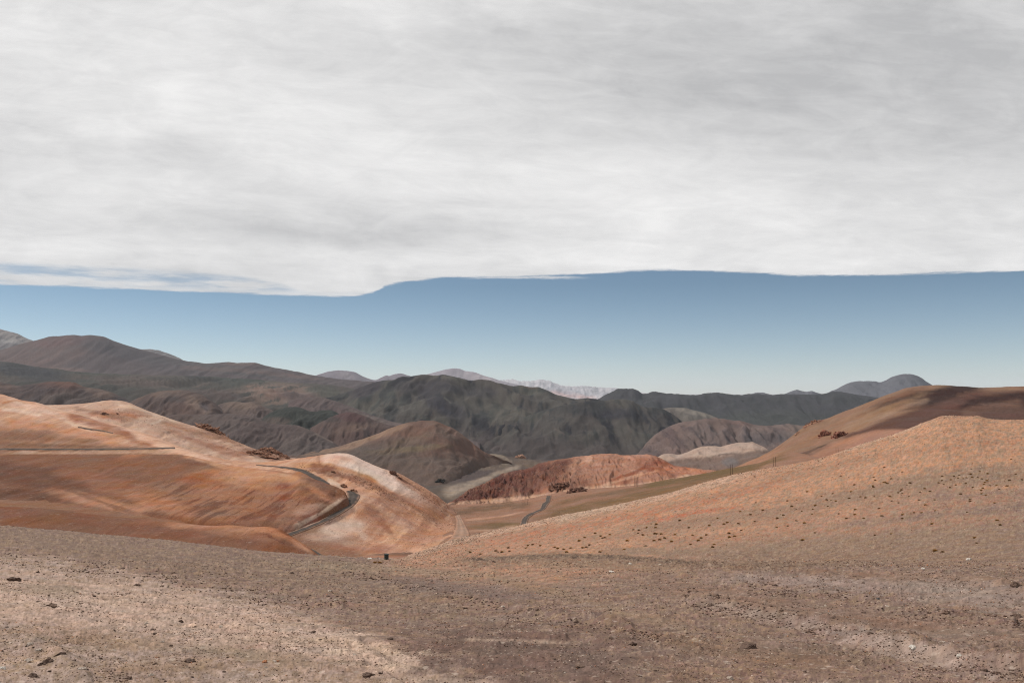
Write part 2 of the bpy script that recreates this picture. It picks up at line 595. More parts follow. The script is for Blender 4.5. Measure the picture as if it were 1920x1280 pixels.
M_FAR = soil_material('far_rock', 260.0, 0.5, 0.10)
M_MID = soil_material('mountain_soil', 90.0, 0.4, 0.12)
M_HILL = soil_material('hill_soil', 26.0, 0.6, 0.13, 0.0)
M_ORANGE = soil_material('orange_earth', 9.0, 0.8, 0.12, 0.12, 1.1)
M_GROUND = soil_material('gravel_ground', 0.55, 0.6, 0.16, 0.35, 0.05)

# ================================================================== far to near: mountains and hills
base = None
S = sheet
# a valley plain under everything, out to the horizon
me = bpy.data.meshes.new('ground')
gx = np.linspace(-60000, 60000, 61); gy = np.linspace(-2000, 90000, 61)
GX, GY = np.meshgrid(gx, gy)
GZ = -640 + 30 * fbm(GX / 9000, GY / 9000, 4, 5)
gcol = np.ones(GX.shape + (3,)) * alb((96, 84, 78))
tag(mesh_grid('ground', GX, GY, GZ, gcol, M_MID), 'brown plain of the deep valley floor between the mountains', 'ground', kind='structure')

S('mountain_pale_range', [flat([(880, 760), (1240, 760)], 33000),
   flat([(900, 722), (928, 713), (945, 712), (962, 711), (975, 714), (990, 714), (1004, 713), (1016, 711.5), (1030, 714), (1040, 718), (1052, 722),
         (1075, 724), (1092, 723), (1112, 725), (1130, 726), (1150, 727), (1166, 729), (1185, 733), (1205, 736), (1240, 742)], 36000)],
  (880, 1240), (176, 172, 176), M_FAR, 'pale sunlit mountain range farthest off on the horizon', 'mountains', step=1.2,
  gully=(0.5, 26, 2), rough=(4.0, 16), crest_rough=(1.2, 7), k=1.15, deep=0.8,
  items=[('mottle', (150, 148, 154), 0.6, 5, 5, 0.1), ('blob', 1075, 740, 50, 6, 8, (186, 140, 128), 0.6, 0.3), ('line', [(1022, 726), (1060, 734), (1110, 742)], 5, 4, (150, 150, 158), 0.6, 0.4)])
S('mountain_cone', [flat([(760, 735), (1010, 745)], 21000),
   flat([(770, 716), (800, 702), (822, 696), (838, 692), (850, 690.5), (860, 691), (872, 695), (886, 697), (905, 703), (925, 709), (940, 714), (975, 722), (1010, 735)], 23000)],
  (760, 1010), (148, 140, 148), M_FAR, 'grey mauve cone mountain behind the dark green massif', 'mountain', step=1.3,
  gully=(1.4, 30, 3), rough=(0.84, 10), crest_rough=(0.35, 10), k=1.0,
  items=[('blob', 905, 712, 40, 10, 15, (178, 165, 168), 0.6, 0.3), ('blob', 850, 696, 16, 8, 0, (120, 112, 118), 0.5, 0.3)])
S('mountain_twin_domes', [flat([(570, 730), (830, 730)], 19000),
   flat([(570, 715), (592, 704), (606, 699), (620, 695.5), (638, 694), (652, 695), (664, 697), (676, 703), (690, 709), (703, 712), (716, 707), (725, 703.5), (729, 704.5), (740, 701), (752, 700), (764, 703), (790, 712), (830, 725)], 20500)],
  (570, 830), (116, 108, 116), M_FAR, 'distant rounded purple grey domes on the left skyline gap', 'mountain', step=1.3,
  gully=(2.20, 22, 4), rough=(0.70, 10), crest_rough=(0.3, 10), items=[('blob', 650, 704, 22, 7, 15, (136, 126, 130), 0.6, 0.3)])
S('mountain_left_peak', [flat([(-420, 690), (340, 690)], 14500),
   flat([(-420, 600), (-200, 608), (-60, 612), (0, 617), (12, 620), (24, 623), (34, 626), (46, 632), (60, 638), (90, 648), (230, 660), (255, 655), (275, 654.5), (295, 656), (308, 660), (330, 668), (345, 676)], 16000)],
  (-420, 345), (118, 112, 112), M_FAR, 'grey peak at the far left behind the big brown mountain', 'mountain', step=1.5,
  gully=(3.30, 24, 4), rough=(1.40, 10), crest_rough=(0.5, 8), items=[('line', [(0, 640), (30, 640), (70, 646)], 4, 3, (160, 155, 152), 0.6, 0.4), ('blob', 20, 630, 40, 9, 20, (150, 142, 138), 0.5, 0.4)])
S('mountain_left', [flat([(-420, 720), (820, 745)], 8800), flat([(-420, 700), (0, 690), (150, 692), (400, 704), (600, 716), (820, 730)], 9800),
   flat([(-420, 690), (-150, 672), (0, 656), (30, 647), (50, 641), (66, 638), (80, 634), (95, 630), (115, 629), (140, 627.5), (152, 629), (166, 627.5), (178, 628.5), (192, 630.5), (214, 639), (235, 646),
         (258, 653), (285, 660), (312, 667), (340, 674), (365, 678), (388, 681), (405, 680), (418, 679), (430, 678.5), (445, 680), (462, 679.5), (476, 679.5), (490, 683), (510, 687.5), (540, 693.5), (570, 699), (590, 703), (640, 710), (700, 715), (760, 722), (820, 730)], 11000)],
  (-420, 820), (88, 77, 78), M_MID, 'large dark brown mountain on the left skyline with a broad rounded top', 'mountain', step=1.7,
  folds=(6, 150), k=0.90, gully=(3.85, 46, 6), rough=(1.12, 14), crest_rough=(0.4, 12),
  items=[('blob', 60, 662, 110, 32, -8, (104, 86, 83), 0.8, 0.35), ('blob', 120, 640, 60, 10, -5, (110, 84, 82), 0.6, 0.3), ('blob', 250, 665, 130, 18, 16, (78, 72, 76), 0.7, 0.3),
         ('blob', 440, 695, 140, 9, 8, (72, 71, 72), 0.6, 0.3), ('line', [(330, 690), (450, 694), (620, 713)], 5, 4, (106, 88, 84), 0.55, 0.4),
         ('blob', 455, 682, 40, 4, 0, (112, 94, 88), 0.6, 0.3), ('line', [(20, 688), (80, 690), (180, 696)], 4, 4, (120, 100, 94), 0.5, 0.4), ('line', [(70, 682), (100, 672), (120, 650)], 4, 2, (120, 98, 94), 0.45, 0.5)])
S('mountain_right_peak', [flat([(1380, 760), (1860, 770)], 11500),
   flat([(1380, 744), (1405, 738), (1418, 735), (1428, 734.5), (1438, 737), (1455, 740), (1470, 738), (1484, 733), (1494, 730), (1502, 732), (1512, 734), (1522, 732.5), (1530, 735), (1545, 738), (1558, 733), (1572, 727), (1586, 720), (1600, 715), (1612, 713.5),
         (1626, 713.5), (1640, 714), (1650, 716), (1660, 713), (1672, 706.5), (1684, 702.5), (1696, 700.5), (1708, 700.5), (1718, 703), (1728, 708), (1738, 715), (1746, 720), (1775, 738), (1820, 755), (1860, 765)], 13000)],
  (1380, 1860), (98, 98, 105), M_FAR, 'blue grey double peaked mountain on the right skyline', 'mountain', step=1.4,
  folds=(6, 70), gully=(3.30, 30, 5), rough=(1.12, 10), crest_rough=(0.4, 9), items=[('mottle', (86, 86, 94), 0.5, 7, 7, 0.1)])
S('mountain_dark_range', [flat([(1060, 830), (1780, 830)], 6600), flat([(1060, 780), (1780, 780)], 7800),
   flat([(1060, 775), (1100, 755), (1122, 747), (1136, 739), (1150, 733), (1158, 728.5), (1170, 728), (1186, 728), (1196, 731.5), (1206, 737), (1214, 736), (1224, 733), (1234, 734), (1250, 737), (1270, 738), (1288, 739.5), (1306, 740),
         (1322, 737), (1344, 735.5), (1356, 737), (1372, 739), (1390, 740), (1405, 738), (1420, 738), (1445, 740), (1465, 738.5), (1490, 738.5), (1520, 739.5), (1540, 738), (1555, 735), (1566, 733), (1582, 735), (1605, 739), (1640, 744), (1700, 760), (1780, 790)], 9000)],
  (1060, 1780), (66, 65, 69), M_MID, 'dark grey mountain range below the right skyline', 'mountains', step=1.6,
  folds=(9, 90), k=0.9, gully=(2.4, 40, 2.5), rough=(2.4, 30), crest_rough=(0.7, 9),  # cloud shadow is included in these dark colours
  items=[('mottle', (58, 59, 60), 0.7, 5, 5, 0.0), ('blob', 1400, 790, 200, 20, 0, (66, 68, 64), 0.6, 0.4)])
S('mountain_green_massif', [flat([(560, 870), (1340, 880)], 3900), flat([(560, 800), (700, 790), (900, 820), (1340, 830)], 4600), flat([(560, 760), (700, 752), (830, 745), (1000, 765), (1340, 810)], 5200),
   flat([(560, 760), (640, 738), (690, 720), (705, 715), (722, 712), (738, 711), (748, 707), (758, 705), (766, 706), (778, 704), (792, 702), (808, 702.5), (830, 701.5), (842, 703), (856, 706.5), (870, 710), (884, 712.5), (898, 711), (912, 711.5), (930, 715),
         (948, 719), (962, 722), (975, 721), (990, 723), (1008, 724), (1020, 728), (1040, 737), (1060, 743), (1080, 747), (1098, 745), (1112, 747), (1140, 752), (1200, 765), (1260, 790), (1340, 830)], 6000)],
  (560, 1340), (62, 63, 63), M_MID, 'dark green grey massif in the middle distance under the skyline', 'mountain', step=1.6,
  folds=(15, 120), k=0.85, gully=(3.0, 44, 2), rough=(3.2, 40), crest_rough=(0.6, 12),  # the dark base colour carries the cloud shadow too
  items=[('mottle', (38, 36, 43), 0.95, 1.6, 3, 0.0), ('mottle', (84, 84, 76), 0.6, 2.4, 4, 0.15), ('veins', (104, 96, 88), 0.5, 5, 2, 0.75, None), ('blob', 690, 730, 38, 17, -20, (62, 56, 62), 0.85, 0.4), ('blob', 800, 725, 50, 14, 0, (60, 56, 62), 0.7, 0.5), ('blob', 780, 762, 70, 14, -15, (88, 84, 80), 0.6, 0.5),  # mottles and pale veins mix ground colours with painted relief shading
         ('blob', 735, 768, 14, 9, 0, (50, 50, 50), 0.9, 0.4), ('blob', 820, 752, 60, 16, 25, (58, 56, 64), 0.7, 0.5), ('blob', 900, 735, 60, 12, 5, (60, 57, 62), 0.6, 0.5), ('blob', 990, 721, 20, 6, 20, (108, 88, 80), 0.7, 0.3),
         ('line', [(832, 744), (846, 756)], 2, 1.4, (120, 116, 106), 0.7, 0.3), ('line', [(640, 735), (665, 728)], 4, 3, (110, 104, 98), 0.5, 0.5), ('blob', 985, 796, 14, 6, -10, (120, 100, 92), 0.7, 0.5), ('line', [(942, 795), (960, 780)], 3, 2, (100, 92, 86), 0.6, 0.5),
         ('below', [(560, 860), (880, 812), (1000, 822), (1160, 828), (1340, 850)], 14, (84, 74, 73), 0.8, 12)])
S('mountain_green_shoulder', [flat([(880, 890), (1330, 890)], 3700), flat([(880, 850), (1330, 850)], 4100),
   flat([(880, 800), (940, 788), (1000, 775), (1030, 765), (1060, 758), (1080, 755), (1104, 752), (1130, 750), (1152, 748), (1168, 748), (1184, 750), (1196, 757), (1210, 763), (1226, 764), (1244, 766), (1256, 772), (1270, 783), (1290, 800), (1310, 820), (1330, 845)], 5000)],
  (880, 1330), (58, 59, 60), M_MID, 'blackish green rounded shoulder in front of the green massif', 'mountain', step=1.6,
  folds=(12, 100), k=0.82, gully=(2.6, 38, 2), rough=(3.0, 36), crest_rough=(0.9, 10),  # base darkened for the cloud shadow lying on it
  items=[('mottle', (36, 35, 42), 0.95, 1.7, 3, 0.0), ('mottle', (80, 80, 74), 0.6, 2.4, 4, 0.15), ('veins', (100, 92, 86), 0.5, 5, 2, 0.75, None), ('blob', 1150, 775, 80, 12, 5, (54, 53, 60), 0.8, 0.4), ('blob', 1090, 765, 60, 12, 0, (58, 58, 58), 0.6, 0.5), ('line', [(1035, 800), (1060, 815)], 3, 2, (104, 92, 86), 0.6, 0.4), ('line', [(1175, 795), (1185, 812)], 4, 2, (98, 88, 82), 0.6, 0.4),  # ground colours, with shaded hollows and sunlit ridges painted among them
         ('below', [(880, 835), (1000, 820), (1120, 835), (1330, 860)], 14, (82, 73, 72), 0.75, 10)])
S('hill_pale_saddle', [flat([(1200, 830), (1420, 830)], 4700), flat([(1190, 785), (1210, 774), (1226, 768), (1244, 765.5), (1262, 764), (1280, 764), (1298, 768), (1312, 771), (1328, 776), (1344, 783), (1370, 795), (1420, 815)], 5400)],
  (1190, 1420), (106, 99, 93), M_MID, 'pale grey hill top behind the mauve hills on the right', 'hill', step=1.6, gully=(3.85, 30, 4), rough=(1.40, 12), items=[('mottle', (90, 82, 80), 0.6, 6, 6, 0.1), ('line', [(1262, 766), (1300, 772), (1340, 783)], 4, 3, (130, 122, 112), 0.6, 0.4)])
S('hill_mauve', [flat([(1200, 880), (1600, 880)], 3400), flat([(1190, 850), (1240, 806), (1262, 796), (1282, 790), (1310, 786), (1340, 783), (1358, 785), (1378, 788), (1398, 790), (1420, 795), (1440, 797), (1458, 796), (1474, 794), (1492, 796), (1506, 797), (1540, 815), (1600, 840)], 4300)],
  (1190, 1600), (98, 82, 80), M_MID, 'mauve brown eroded hills beyond the pale hill on the right', 'hill', step=1.6, folds=(9, 70), k=0.95, gully=(8.25, 30, 4), rough=(2.10, 14), crest_rough=(0.7, 10),
  items=[('mottle', (82, 72, 74), 0.7, 4, 3, 0.1), ('veins', (128, 108, 100), 0.5, 5, 1.5, 0.55, None), ('blob', 1440, 822, 60, 16, 0, (84, 78, 80), 0.7, 0.4), ('blob', 1400, 792, 60, 6, 4, (116, 92, 86), 0.6, 0.4), ('blob', 1500, 812, 36, 16, 0, (122, 106, 98), 0.6, 0.4)])
S('upland_dark', [flat([(-420, 790), (860, 840)], 4500), flat([(-420, 720), (0, 712), (300, 730), (500, 745), (640, 762), (860, 800)], 5400),
   flat([(-420, 668), (-100, 673), (0, 678), (14, 678), (26, 679.5), (40, 682), (70, 687), (100, 690), (130, 695), (160, 698), (220, 701), (290, 703), (340, 704), (380, 705), (420, 707), (480, 711), (540, 715), (590, 718), (640, 724), (700, 738), (780, 765), (860, 800)], 7400)],
  (-420, 860), (78, 73, 68), M_MID, 'broad dark upland slope below the big left mountain', 'hillside', step=1.7, folds=(9, 120), k=0.88, gully=(4.95, 55, 5), rough=(2.10, 18), crest_rough=(0.4, 12),
  items=[('mottle', (66, 66, 62), 0.7, 3, 3, 0.0), ('mottle', (98, 82, 76), 0.5, 4, 4, 0.25), ('blob', 50, 696, 90, 15, 8, (56, 56, 60), 0.9, 0.4), ('blob', 30, 684, 26, 4, 8, (42, 42, 42), 0.8, 0.5), ('blob', 200, 702, 90, 8, 8, (64, 66, 58), 0.7, 0.4), ('blob', 480, 720, 120, 14, 6, (66, 69, 64), 0.85, 0.4),
         ('line', [(345, 704), (380, 709), (420, 718)], 5, 3, (50, 50, 49), 0.8, 0.4), ('blob', 260, 715, 90, 10, 4, (92, 78, 73), 0.7, 0.4), ('blob', 515, 738, 46, 9, 10, (136, 108, 96), 0.75, 0.6), ('veins', (140, 116, 104), 0.7, 9, 3, 0.5, (520, 738, 90, 26)),
         ('blob', 610, 735, 30, 12, 10, (86, 84, 76), 0.8, 0.4), ('blob', 590, 752, 90, 16, 14, (98, 82, 80), 0.8, 0.4), ('line', [(590, 738), (600, 755)], 4, 2, (128, 114, 106), 0.5, 0.4), ('blob', 400, 740, 60, 10, 4, (88, 74, 72), 0.6, 0.4)])
S('ridge_mauve', [flat([(540, 850), (900, 850)], 3700), flat([(540, 752), (580, 744), (604, 745), (624, 750), (645, 757), (668, 766), (690, 775), (712, 783), (740, 791), (775, 797), (810, 803), (900, 830)], 4500)],
  (540, 900), (98, 84, 83), M_MID, 'mauve grey ridge sloping down beside the green massif', 'ridge', step=1.6, k=0.90, gully=(4.40, 26, 4), rough=(1.40, 12), crest_rough=(0.6, 10), items=[('mottle', (86, 76, 78), 0.6, 5, 4, 0.1), ('line', [(650, 766), (720, 793), (790, 800)], 4, 3, (122, 106, 100), 0.5, 0.5)])
S('hill_left_brown', [flat([(-420, 800), (460, 830)], 3300), flat([(-420, 740), (-100, 724), (-40, 718), (0, 716), (14, 719), (30, 721.5), (50, 720.5), (74, 717.5), (96, 715), (112, 714.5), (126, 714.5), (136, 716), (148, 721), (160, 725), (176, 727), (190, 729), (206, 734), (222, 741), (260, 757), (320, 780), (460, 815)], 4200)],
  (-420, 460), (88, 72, 68), M_MID, 'rusty dark brown hill with dark slopes under the left upland', 'hill', step=1.6, folds=(9, 80), k=0.92, gully=(6.60, 34, 4), rough=(2.10, 14), crest_rough=(0.7, 10),
  items=[('mottle', (74, 66, 68), 0.7, 4, 3, 0.05), ('blob', 120, 720, 60, 8, 0, (106, 76, 66), 0.8, 0.4), ('blob', 185, 735, 34, 9, 15, (120, 96, 84), 0.6, 0.5), ('blob', 20, 726, 40, 5, 8, (116, 92, 82), 0.6, 0.4), ('blob', 140, 745, 60, 8, 0, (100, 88, 84), 0.5, 0.5), ('blob', 70, 728, 50, 10, 0, (74, 62, 64), 0.5, 0.4)])
S('hill_rusty_knoll', [flat([(180, 840), (520, 840)], 3200), flat([(180, 790), (226, 765), (250, 750), (272, 741), (296, 734), (314, 732), (332, 731.5), (350, 732), (364, 735), (380, 741), (396, 750), (414, 765), (432, 777), (470, 800), (520, 820)], 3900)],
  (180, 520), (98, 80, 74), M_MID, 'brown eroded knoll with a pale scree streak left of centre', 'hill', step=1.6, k=0.92, gully=(5.50, 28, 4), rough=(2.10, 14), crest_rough=(0.7, 10),
  items=[('mottle', (84, 70, 68), 0.7, 4, 4, 0.05), ('blob', 320, 738, 36, 7, 0, (110, 92, 84), 0.6, 0.4), ('line', [(350, 742), (372, 765), (395, 778)], 7, 9, (128, 108, 98), 0.6, 0.7), ('blob', 384, 762, 18, 10, 40, (88, 80, 84), 0.7, 0.5), ('blob', 325, 748, 18, 7, 0, (74, 66, 66), 0.7, 0.4), ('line', [(388, 738), (412, 757)], 4, 4, (66, 54, 56), 0.6, 0.4)])
S('hill_tan_knoll', [flat([(370, 850), (580, 850)], 3400), flat([(370, 800), (395, 772), (412, 758), (428, 753.5), (442, 752.5), (456, 754), (470, 753), (482, 755.5), (496, 762), (512, 770), (540, 788), (580, 810)], 4000)],
  (370, 580), (104, 88, 82), M_MID, 'tan knoll between the brown knoll and the dark green hillocks', 'hill', step=1.6, k=0.92, gully=(3.85, 24, 4), rough=(1.40, 12), crest_rough=(0.6, 9), items=[('mottle', (90, 76, 76), 0.6, 5, 5, 0.1), ('blob', 450, 760, 34, 8, 5, (122, 102, 92), 0.6, 0.4)])
S('hillock_dark_green', [flat([(460, 850), (720, 850)], 3100), flat([(460, 812), (484, 797), (492, 784), (504, 775), (520, 768), (536, 763.5), (552, 762.5), (566, 765), (580, 770), (592, 771), (606, 768.5), (618, 768.5), (630, 772), (645, 782), (680, 800), (720, 825)], 3700)],
  (460, 720), (60, 63, 59), M_MID, 'dark green hillock with a tan lower slope left of centre', 'hill', step=1.6, k=0.85, gully=(4.40, 24, 3), rough=(1.40, 12), crest_rough=(0.6, 9), items=[('blob', 515, 790, 28, 9, 0, (106, 90, 84), 0.9, 0.25), ('mottle', (50, 53, 51), 0.5, 5, 5, 0.1), ('line', [(560, 790), (580, 775)], 3, 2, (82, 84, 78), 0.5, 0.4)])
S('hill_reddish', [flat([(520, 900), (900, 900)], 2900), flat([(520, 840), (560, 818), (580, 803), (600, 792), (620, 782), (636, 776), (652, 772.5), (664, 773), (676, 777), (690, 782), (704, 788), (724, 795), (750, 800), (800, 815), (900, 840)], 3400)],
  (520, 900), (96, 78, 74), M_MID, 'reddish brown hill behind the rounded tan hill', 'hill', step=1.6, k=0.90, gully=(4.95, 26, 4), rough=(2.10, 13), crest_rough=(0.7, 9), items=[('mottle', (78, 68, 68), 0.7, 5, 4, 0.1), ('blob', 650, 780, 40, 10, 10, (92, 68, 68), 0.8, 0.4), ('blob', 665, 803, 50, 9, -10, (114, 94, 86), 0.7, 0.5), ('blob', 620, 786, 20, 6, 0, (66, 60, 60), 0.6, 0.4)])
S('hill_grey_scree', [flat([(40, 900), (760, 910)], 2200), flat([(40, 810), (160, 790), (230, 783), (270, 779), (310, 779), (330, 777), (400, 776), (428, 775.5), (450, 776), (470, 780), (486, 786), (510, 793), (540, 796), (556, 797), (576, 803), (596, 812), (612, 820), (626, 829), (660, 850), (700, 866), (760, 885)], 2800)],
  (40, 760), (98, 85, 82), M_MID, 'smooth grey brown scree hill behind the pale left hill', 'hill', step=1.6, folds=(6, 90), k=0.92, gully=(4.40, 22, 5), rough=(1.54, 12), crest_rough=(0.6, 9),
  items=[('mottle', (88, 76, 75), 0.6, 5, 5, 0.05), ('blob', 460, 786, 30, 4, 6, (72, 66, 66), 0.5, 0.4), ('line', [(446, 790), (448, 815)], 4, 3, (80, 68, 68), 0.5, 0.5), ('blob', 300, 785, 120, 10, 0, (92, 76, 70), 0.6, 0.4), ('line', [(590, 812), (626, 830)], 3, 3, (128, 112, 104), 0.5, 0.4)])
S('valley_plain', [flat([(300, 975), (1500, 975)], 1450), flat([(300, 940), (1500, 940)], 1550), flat([(300, 905), (1500, 905)], 1950), flat([(300, 880), (1500, 880)], 2450),
   flat([(300, 872), (500, 868), (700, 858), (880, 850), (930, 851), (955, 856), (975, 858), (1000, 861), (1030, 862), (1080, 858), (1200, 858), (1300, 870), (1500, 872)], 3000)],
  (300, 1500), (92, 79, 74), M_HILL, 'dark brown valley plain with pale washes between the hills', 'plain', step=1.7, k=0.92, gully=(3, 40, 5), rough=(1.6, 16), crest_rough=(0.7, 10),
  items=[('mottle', (84, 72, 72), 0.6, 3, 2, 0.0), ('mottle', (98, 84, 70), 0.5, 2, 2, 0.2), ('blob', 900, 860, 46, 9, -6, (140, 124, 106), 0.6, 0.7), ('veins', (150, 134, 116), 0.7, 7, 2.5, 0.5, (905, 862, 70, 20)), ('blob', 985, 868, 40, 9, 8, (112, 94, 80), 0.8, 0.4),
         ('line', [(828, 930), (860, 917), (900, 902), (935, 886), (978, 873)], 11, 4, (152, 134, 118), 0.95, 0.15), ('line', [(840, 938), (880, 920), (920, 900)], 5, 3, (130, 112, 98), 0.5, 0.25), ('line', [(700, 852), (800, 860), (900, 850)], 4, 3, (112, 100, 92), 0.4, 0.5), ('line', [(760, 880), (880, 872), (960, 884)], 4, 3, (108, 92, 84), 0.4, 0.5)])
S('hill_tan_dome', [[(480, 915, 1880), (820, 912, 1880), (860, 892, 2100), (890, 872, 2450), (930, 868, 2620), (960, 882, 2640)], [(480, 876, 2250), (560, 860, 2250), (640, 852, 2250), (780, 850, 2250), (840, 852, 2300), (880, 850, 2520), (930, 862, 2640), (960, 876, 2645)],
   flat([(480, 880), (530, 855), (560, 849), (580, 846), (610, 842), (640, 835), (665, 827), (690, 819), (712, 811), (730, 803), (750, 796), (766, 791.5), (780, 790), (790, 788), (800, 788.5), (812, 788.5), (824, 792), (836, 797), (850, 803), (864, 812), (880, 825), (896, 838), (908, 846), (930, 856), (960, 868)], 2650)],
  (480, 960), (110, 84, 73), M_HILL, 'rounded tan hill standing alone in the middle of the valley', 'hill', step=1.6, gully=(4, 34, 4), rough=(1.3, 16), crest_rough=(0.3, 10),
  items=[('blob', 700, 848, 110, 22, -6, (90, 76, 70), 0.85, 0.3), ('blob', 760, 826, 60, 10, -12, (104, 86, 72), 0.6, 0.4), ('line', [(560, 850), (640, 842), (720, 812), (770, 792)], 8, 5, (140, 112, 92), 0.7, 0.3), ('blob', 838, 815, 30, 9, 30, (94, 78, 70), 0.7, 0.4), ('blob', 770, 842, 70, 6, -5, (112, 96, 74), 0.6, 0.5),
         ('below', [(480, 872), (600, 852), (700, 850), (800, 852), (960, 858)], 16, (92, 79, 72), 0.7, 9)])
S('hill_pale_dune', [flat([(1160, 920), (1560, 920)], 1500), flat([(1160, 885), (1250, 878), (1320, 872), (1400, 858), (1470, 850), (1560, 850)], 1750),
   flat([(1160, 885), (1210, 868), (1232, 857), (1244, 851), (1256, 850), (1270, 852), (1284, 849), (1300, 842), (1318, 836.5), (1336, 836), (1350, 837), (1366, 833), (1384, 829.5), (1400, 829), (1410, 828), (1418, 831), (1432, 838), (1446, 846), (1470, 856), (1560, 870)], 2000)],
  (1160, 1560), (172, 147, 132), M_HILL, 'pale beige dune like hill right of the striped orange hill', 'hill', step=1.5, gully=(4, 34, 3), rough=(1.3, 16), crest_rough=(0.4, 10),
  items=[('below', [(1160, 880), (1240, 868), (1270, 862), (1300, 860), (1340, 856), (1380, 850), (1420, 846), (1470, 842), (1560, 850)], 3, (112, 92, 84), 0.92, 4), ('line', [(1330, 856), (1350, 852), (1390, 848)], 2.5, 2, (90, 70, 62), 0.6, 0.3), ('blob', 1370, 866, 14, 8, 0, (112, 106, 106), 0.6, 0.4)])
def badland(X, Y, px, py):
    """crags and runnels on the rugged left foot of the striped hill"""
    cx = np.clip(px, 860, 1110)
    mid = np.interp(cx, [860, 940, 1030, 1110], [938, 912, 902, 900])
    zone = np.exp(-((py - mid) / 24) ** 2) * sstep(850, 880, px) * (1 - sstep(1075, 1125, px))
    g = ridged((X + 0.15 * Y) / 19 + 0.6 * fbm(X / 45, Y / 45, 3, 79), Y / 60, 5, 77, 0.62)
    return zone * (Y / FOC) * 5.0 * (g - 0.8) + zone * (Y / FOC) * 2.0 * fbm(X / 7, Y / 22, 4, 78, 0.6)


ORANGE_HILL = S('hill_orange_striped', [flat([(780, 1000), (1480, 1000)], 1000),
   [(780, 965, 1080), (850, 943, 1100), (950, 937, 1100), (1030, 927, 1080), (1100, 917, 1060), (1160, 912, 1050), (1230, 905, 1050), (1300, 892, 1100), (1360, 888, 1150), (1480, 900, 1150)],
   [(780, 975, 1250), (845, 942, 1250), (858, 934, 1255), (875, 925, 1270), (900, 912, 1300), (925, 899, 1340), (940, 891, 1360), (965, 884, 1380), (985, 880, 1400), (998, 876, 1400), (1010, 869, 1400), (1025, 865, 1400), (1042, 862, 1400), (1062, 859, 1400), (1080, 856, 1400),
    (1100, 854, 1400), (1120, 851, 1400), (1138, 850, 1390), (1155, 851, 1380), (1170, 853, 1370), (1185, 852.5, 1360), (1200, 852, 1350), (1216, 851.5, 1340), (1230, 855, 1330), (1244, 861, 1320), (1256, 868, 1310), (1270, 874, 1300), (1290, 876.5, 1290), (1310, 879, 1280), (1335, 882, 1270), (1360, 885, 1260), (1480, 905, 1250)]],
  (780, 1480), (178, 128, 104), M_ORANGE, 'striped orange hill with a rugged red brown foot right of centre', 'hill', step=1.2, near=badland, gully=(4.5, 18, 8), rough=(1.2, 14), crest_rough=(0.6, 8),
  items=[('blob', 1080, 868, 60, 10, -15, (200, 152, 126), 0.7, 0.4), ('veins', (146, 98, 76), 0.55, 8, 1.2, 0.35, None), ('blob', 1235, 872, 50, 16, 12, (146, 90, 68), 0.85, 0.35),
         ('blob', 1060, 910, 42, 13, -8, (92, 58, 48), 0.95, 0.5), ('line', [(1140, 905), (1190, 885), (1235, 864), (1262, 872)], 5, 3, (132, 74, 52), 0.7, 0.4), ('line', [(1160, 908), (1230, 878), (1290, 876)], 4, 3, (138, 80, 58), 0.6, 0.4), ('line', [(1120, 912), (1180, 895), (1240, 880)], 3, 2, (206, 160, 132), 0.5, 0.5), ('blob', 1280, 882, 60, 8, 6, (186, 120, 88), 0.6, 0.4),
         ('blob', 965, 908, 130, 28, -20, (98, 58, 46), 1.0, 0.3), ('blob', 905, 922, 80, 26, -25, (90, 52, 42), 1.0, 0.3), ('veins', (84, 50, 42), 0.75, 12, 2.2, 0.35, (965, 908, 150, 44)), ('veins', (186, 140, 114), 0.6, 9, 1.6, 0.75, (960, 910, 150, 44)), ('blob', 1030, 912, 30, 14, -20, (172, 122, 98), 0.7, 0.4),
         ('blob', 925, 917, 115, 20, -22, (100, 58, 47), 0.85, 0.7), ('blob', 1000, 902, 70, 16, -22, (108, 66, 53), 0.7, 0.7), ('below', [(780, 960), (860, 940), (950, 933), (1040, 922), (1110, 912), (1160, 908), (1240, 900), (1300, 888), (1480, 900)], 2, (202, 160, 132), 0.8, 2)])
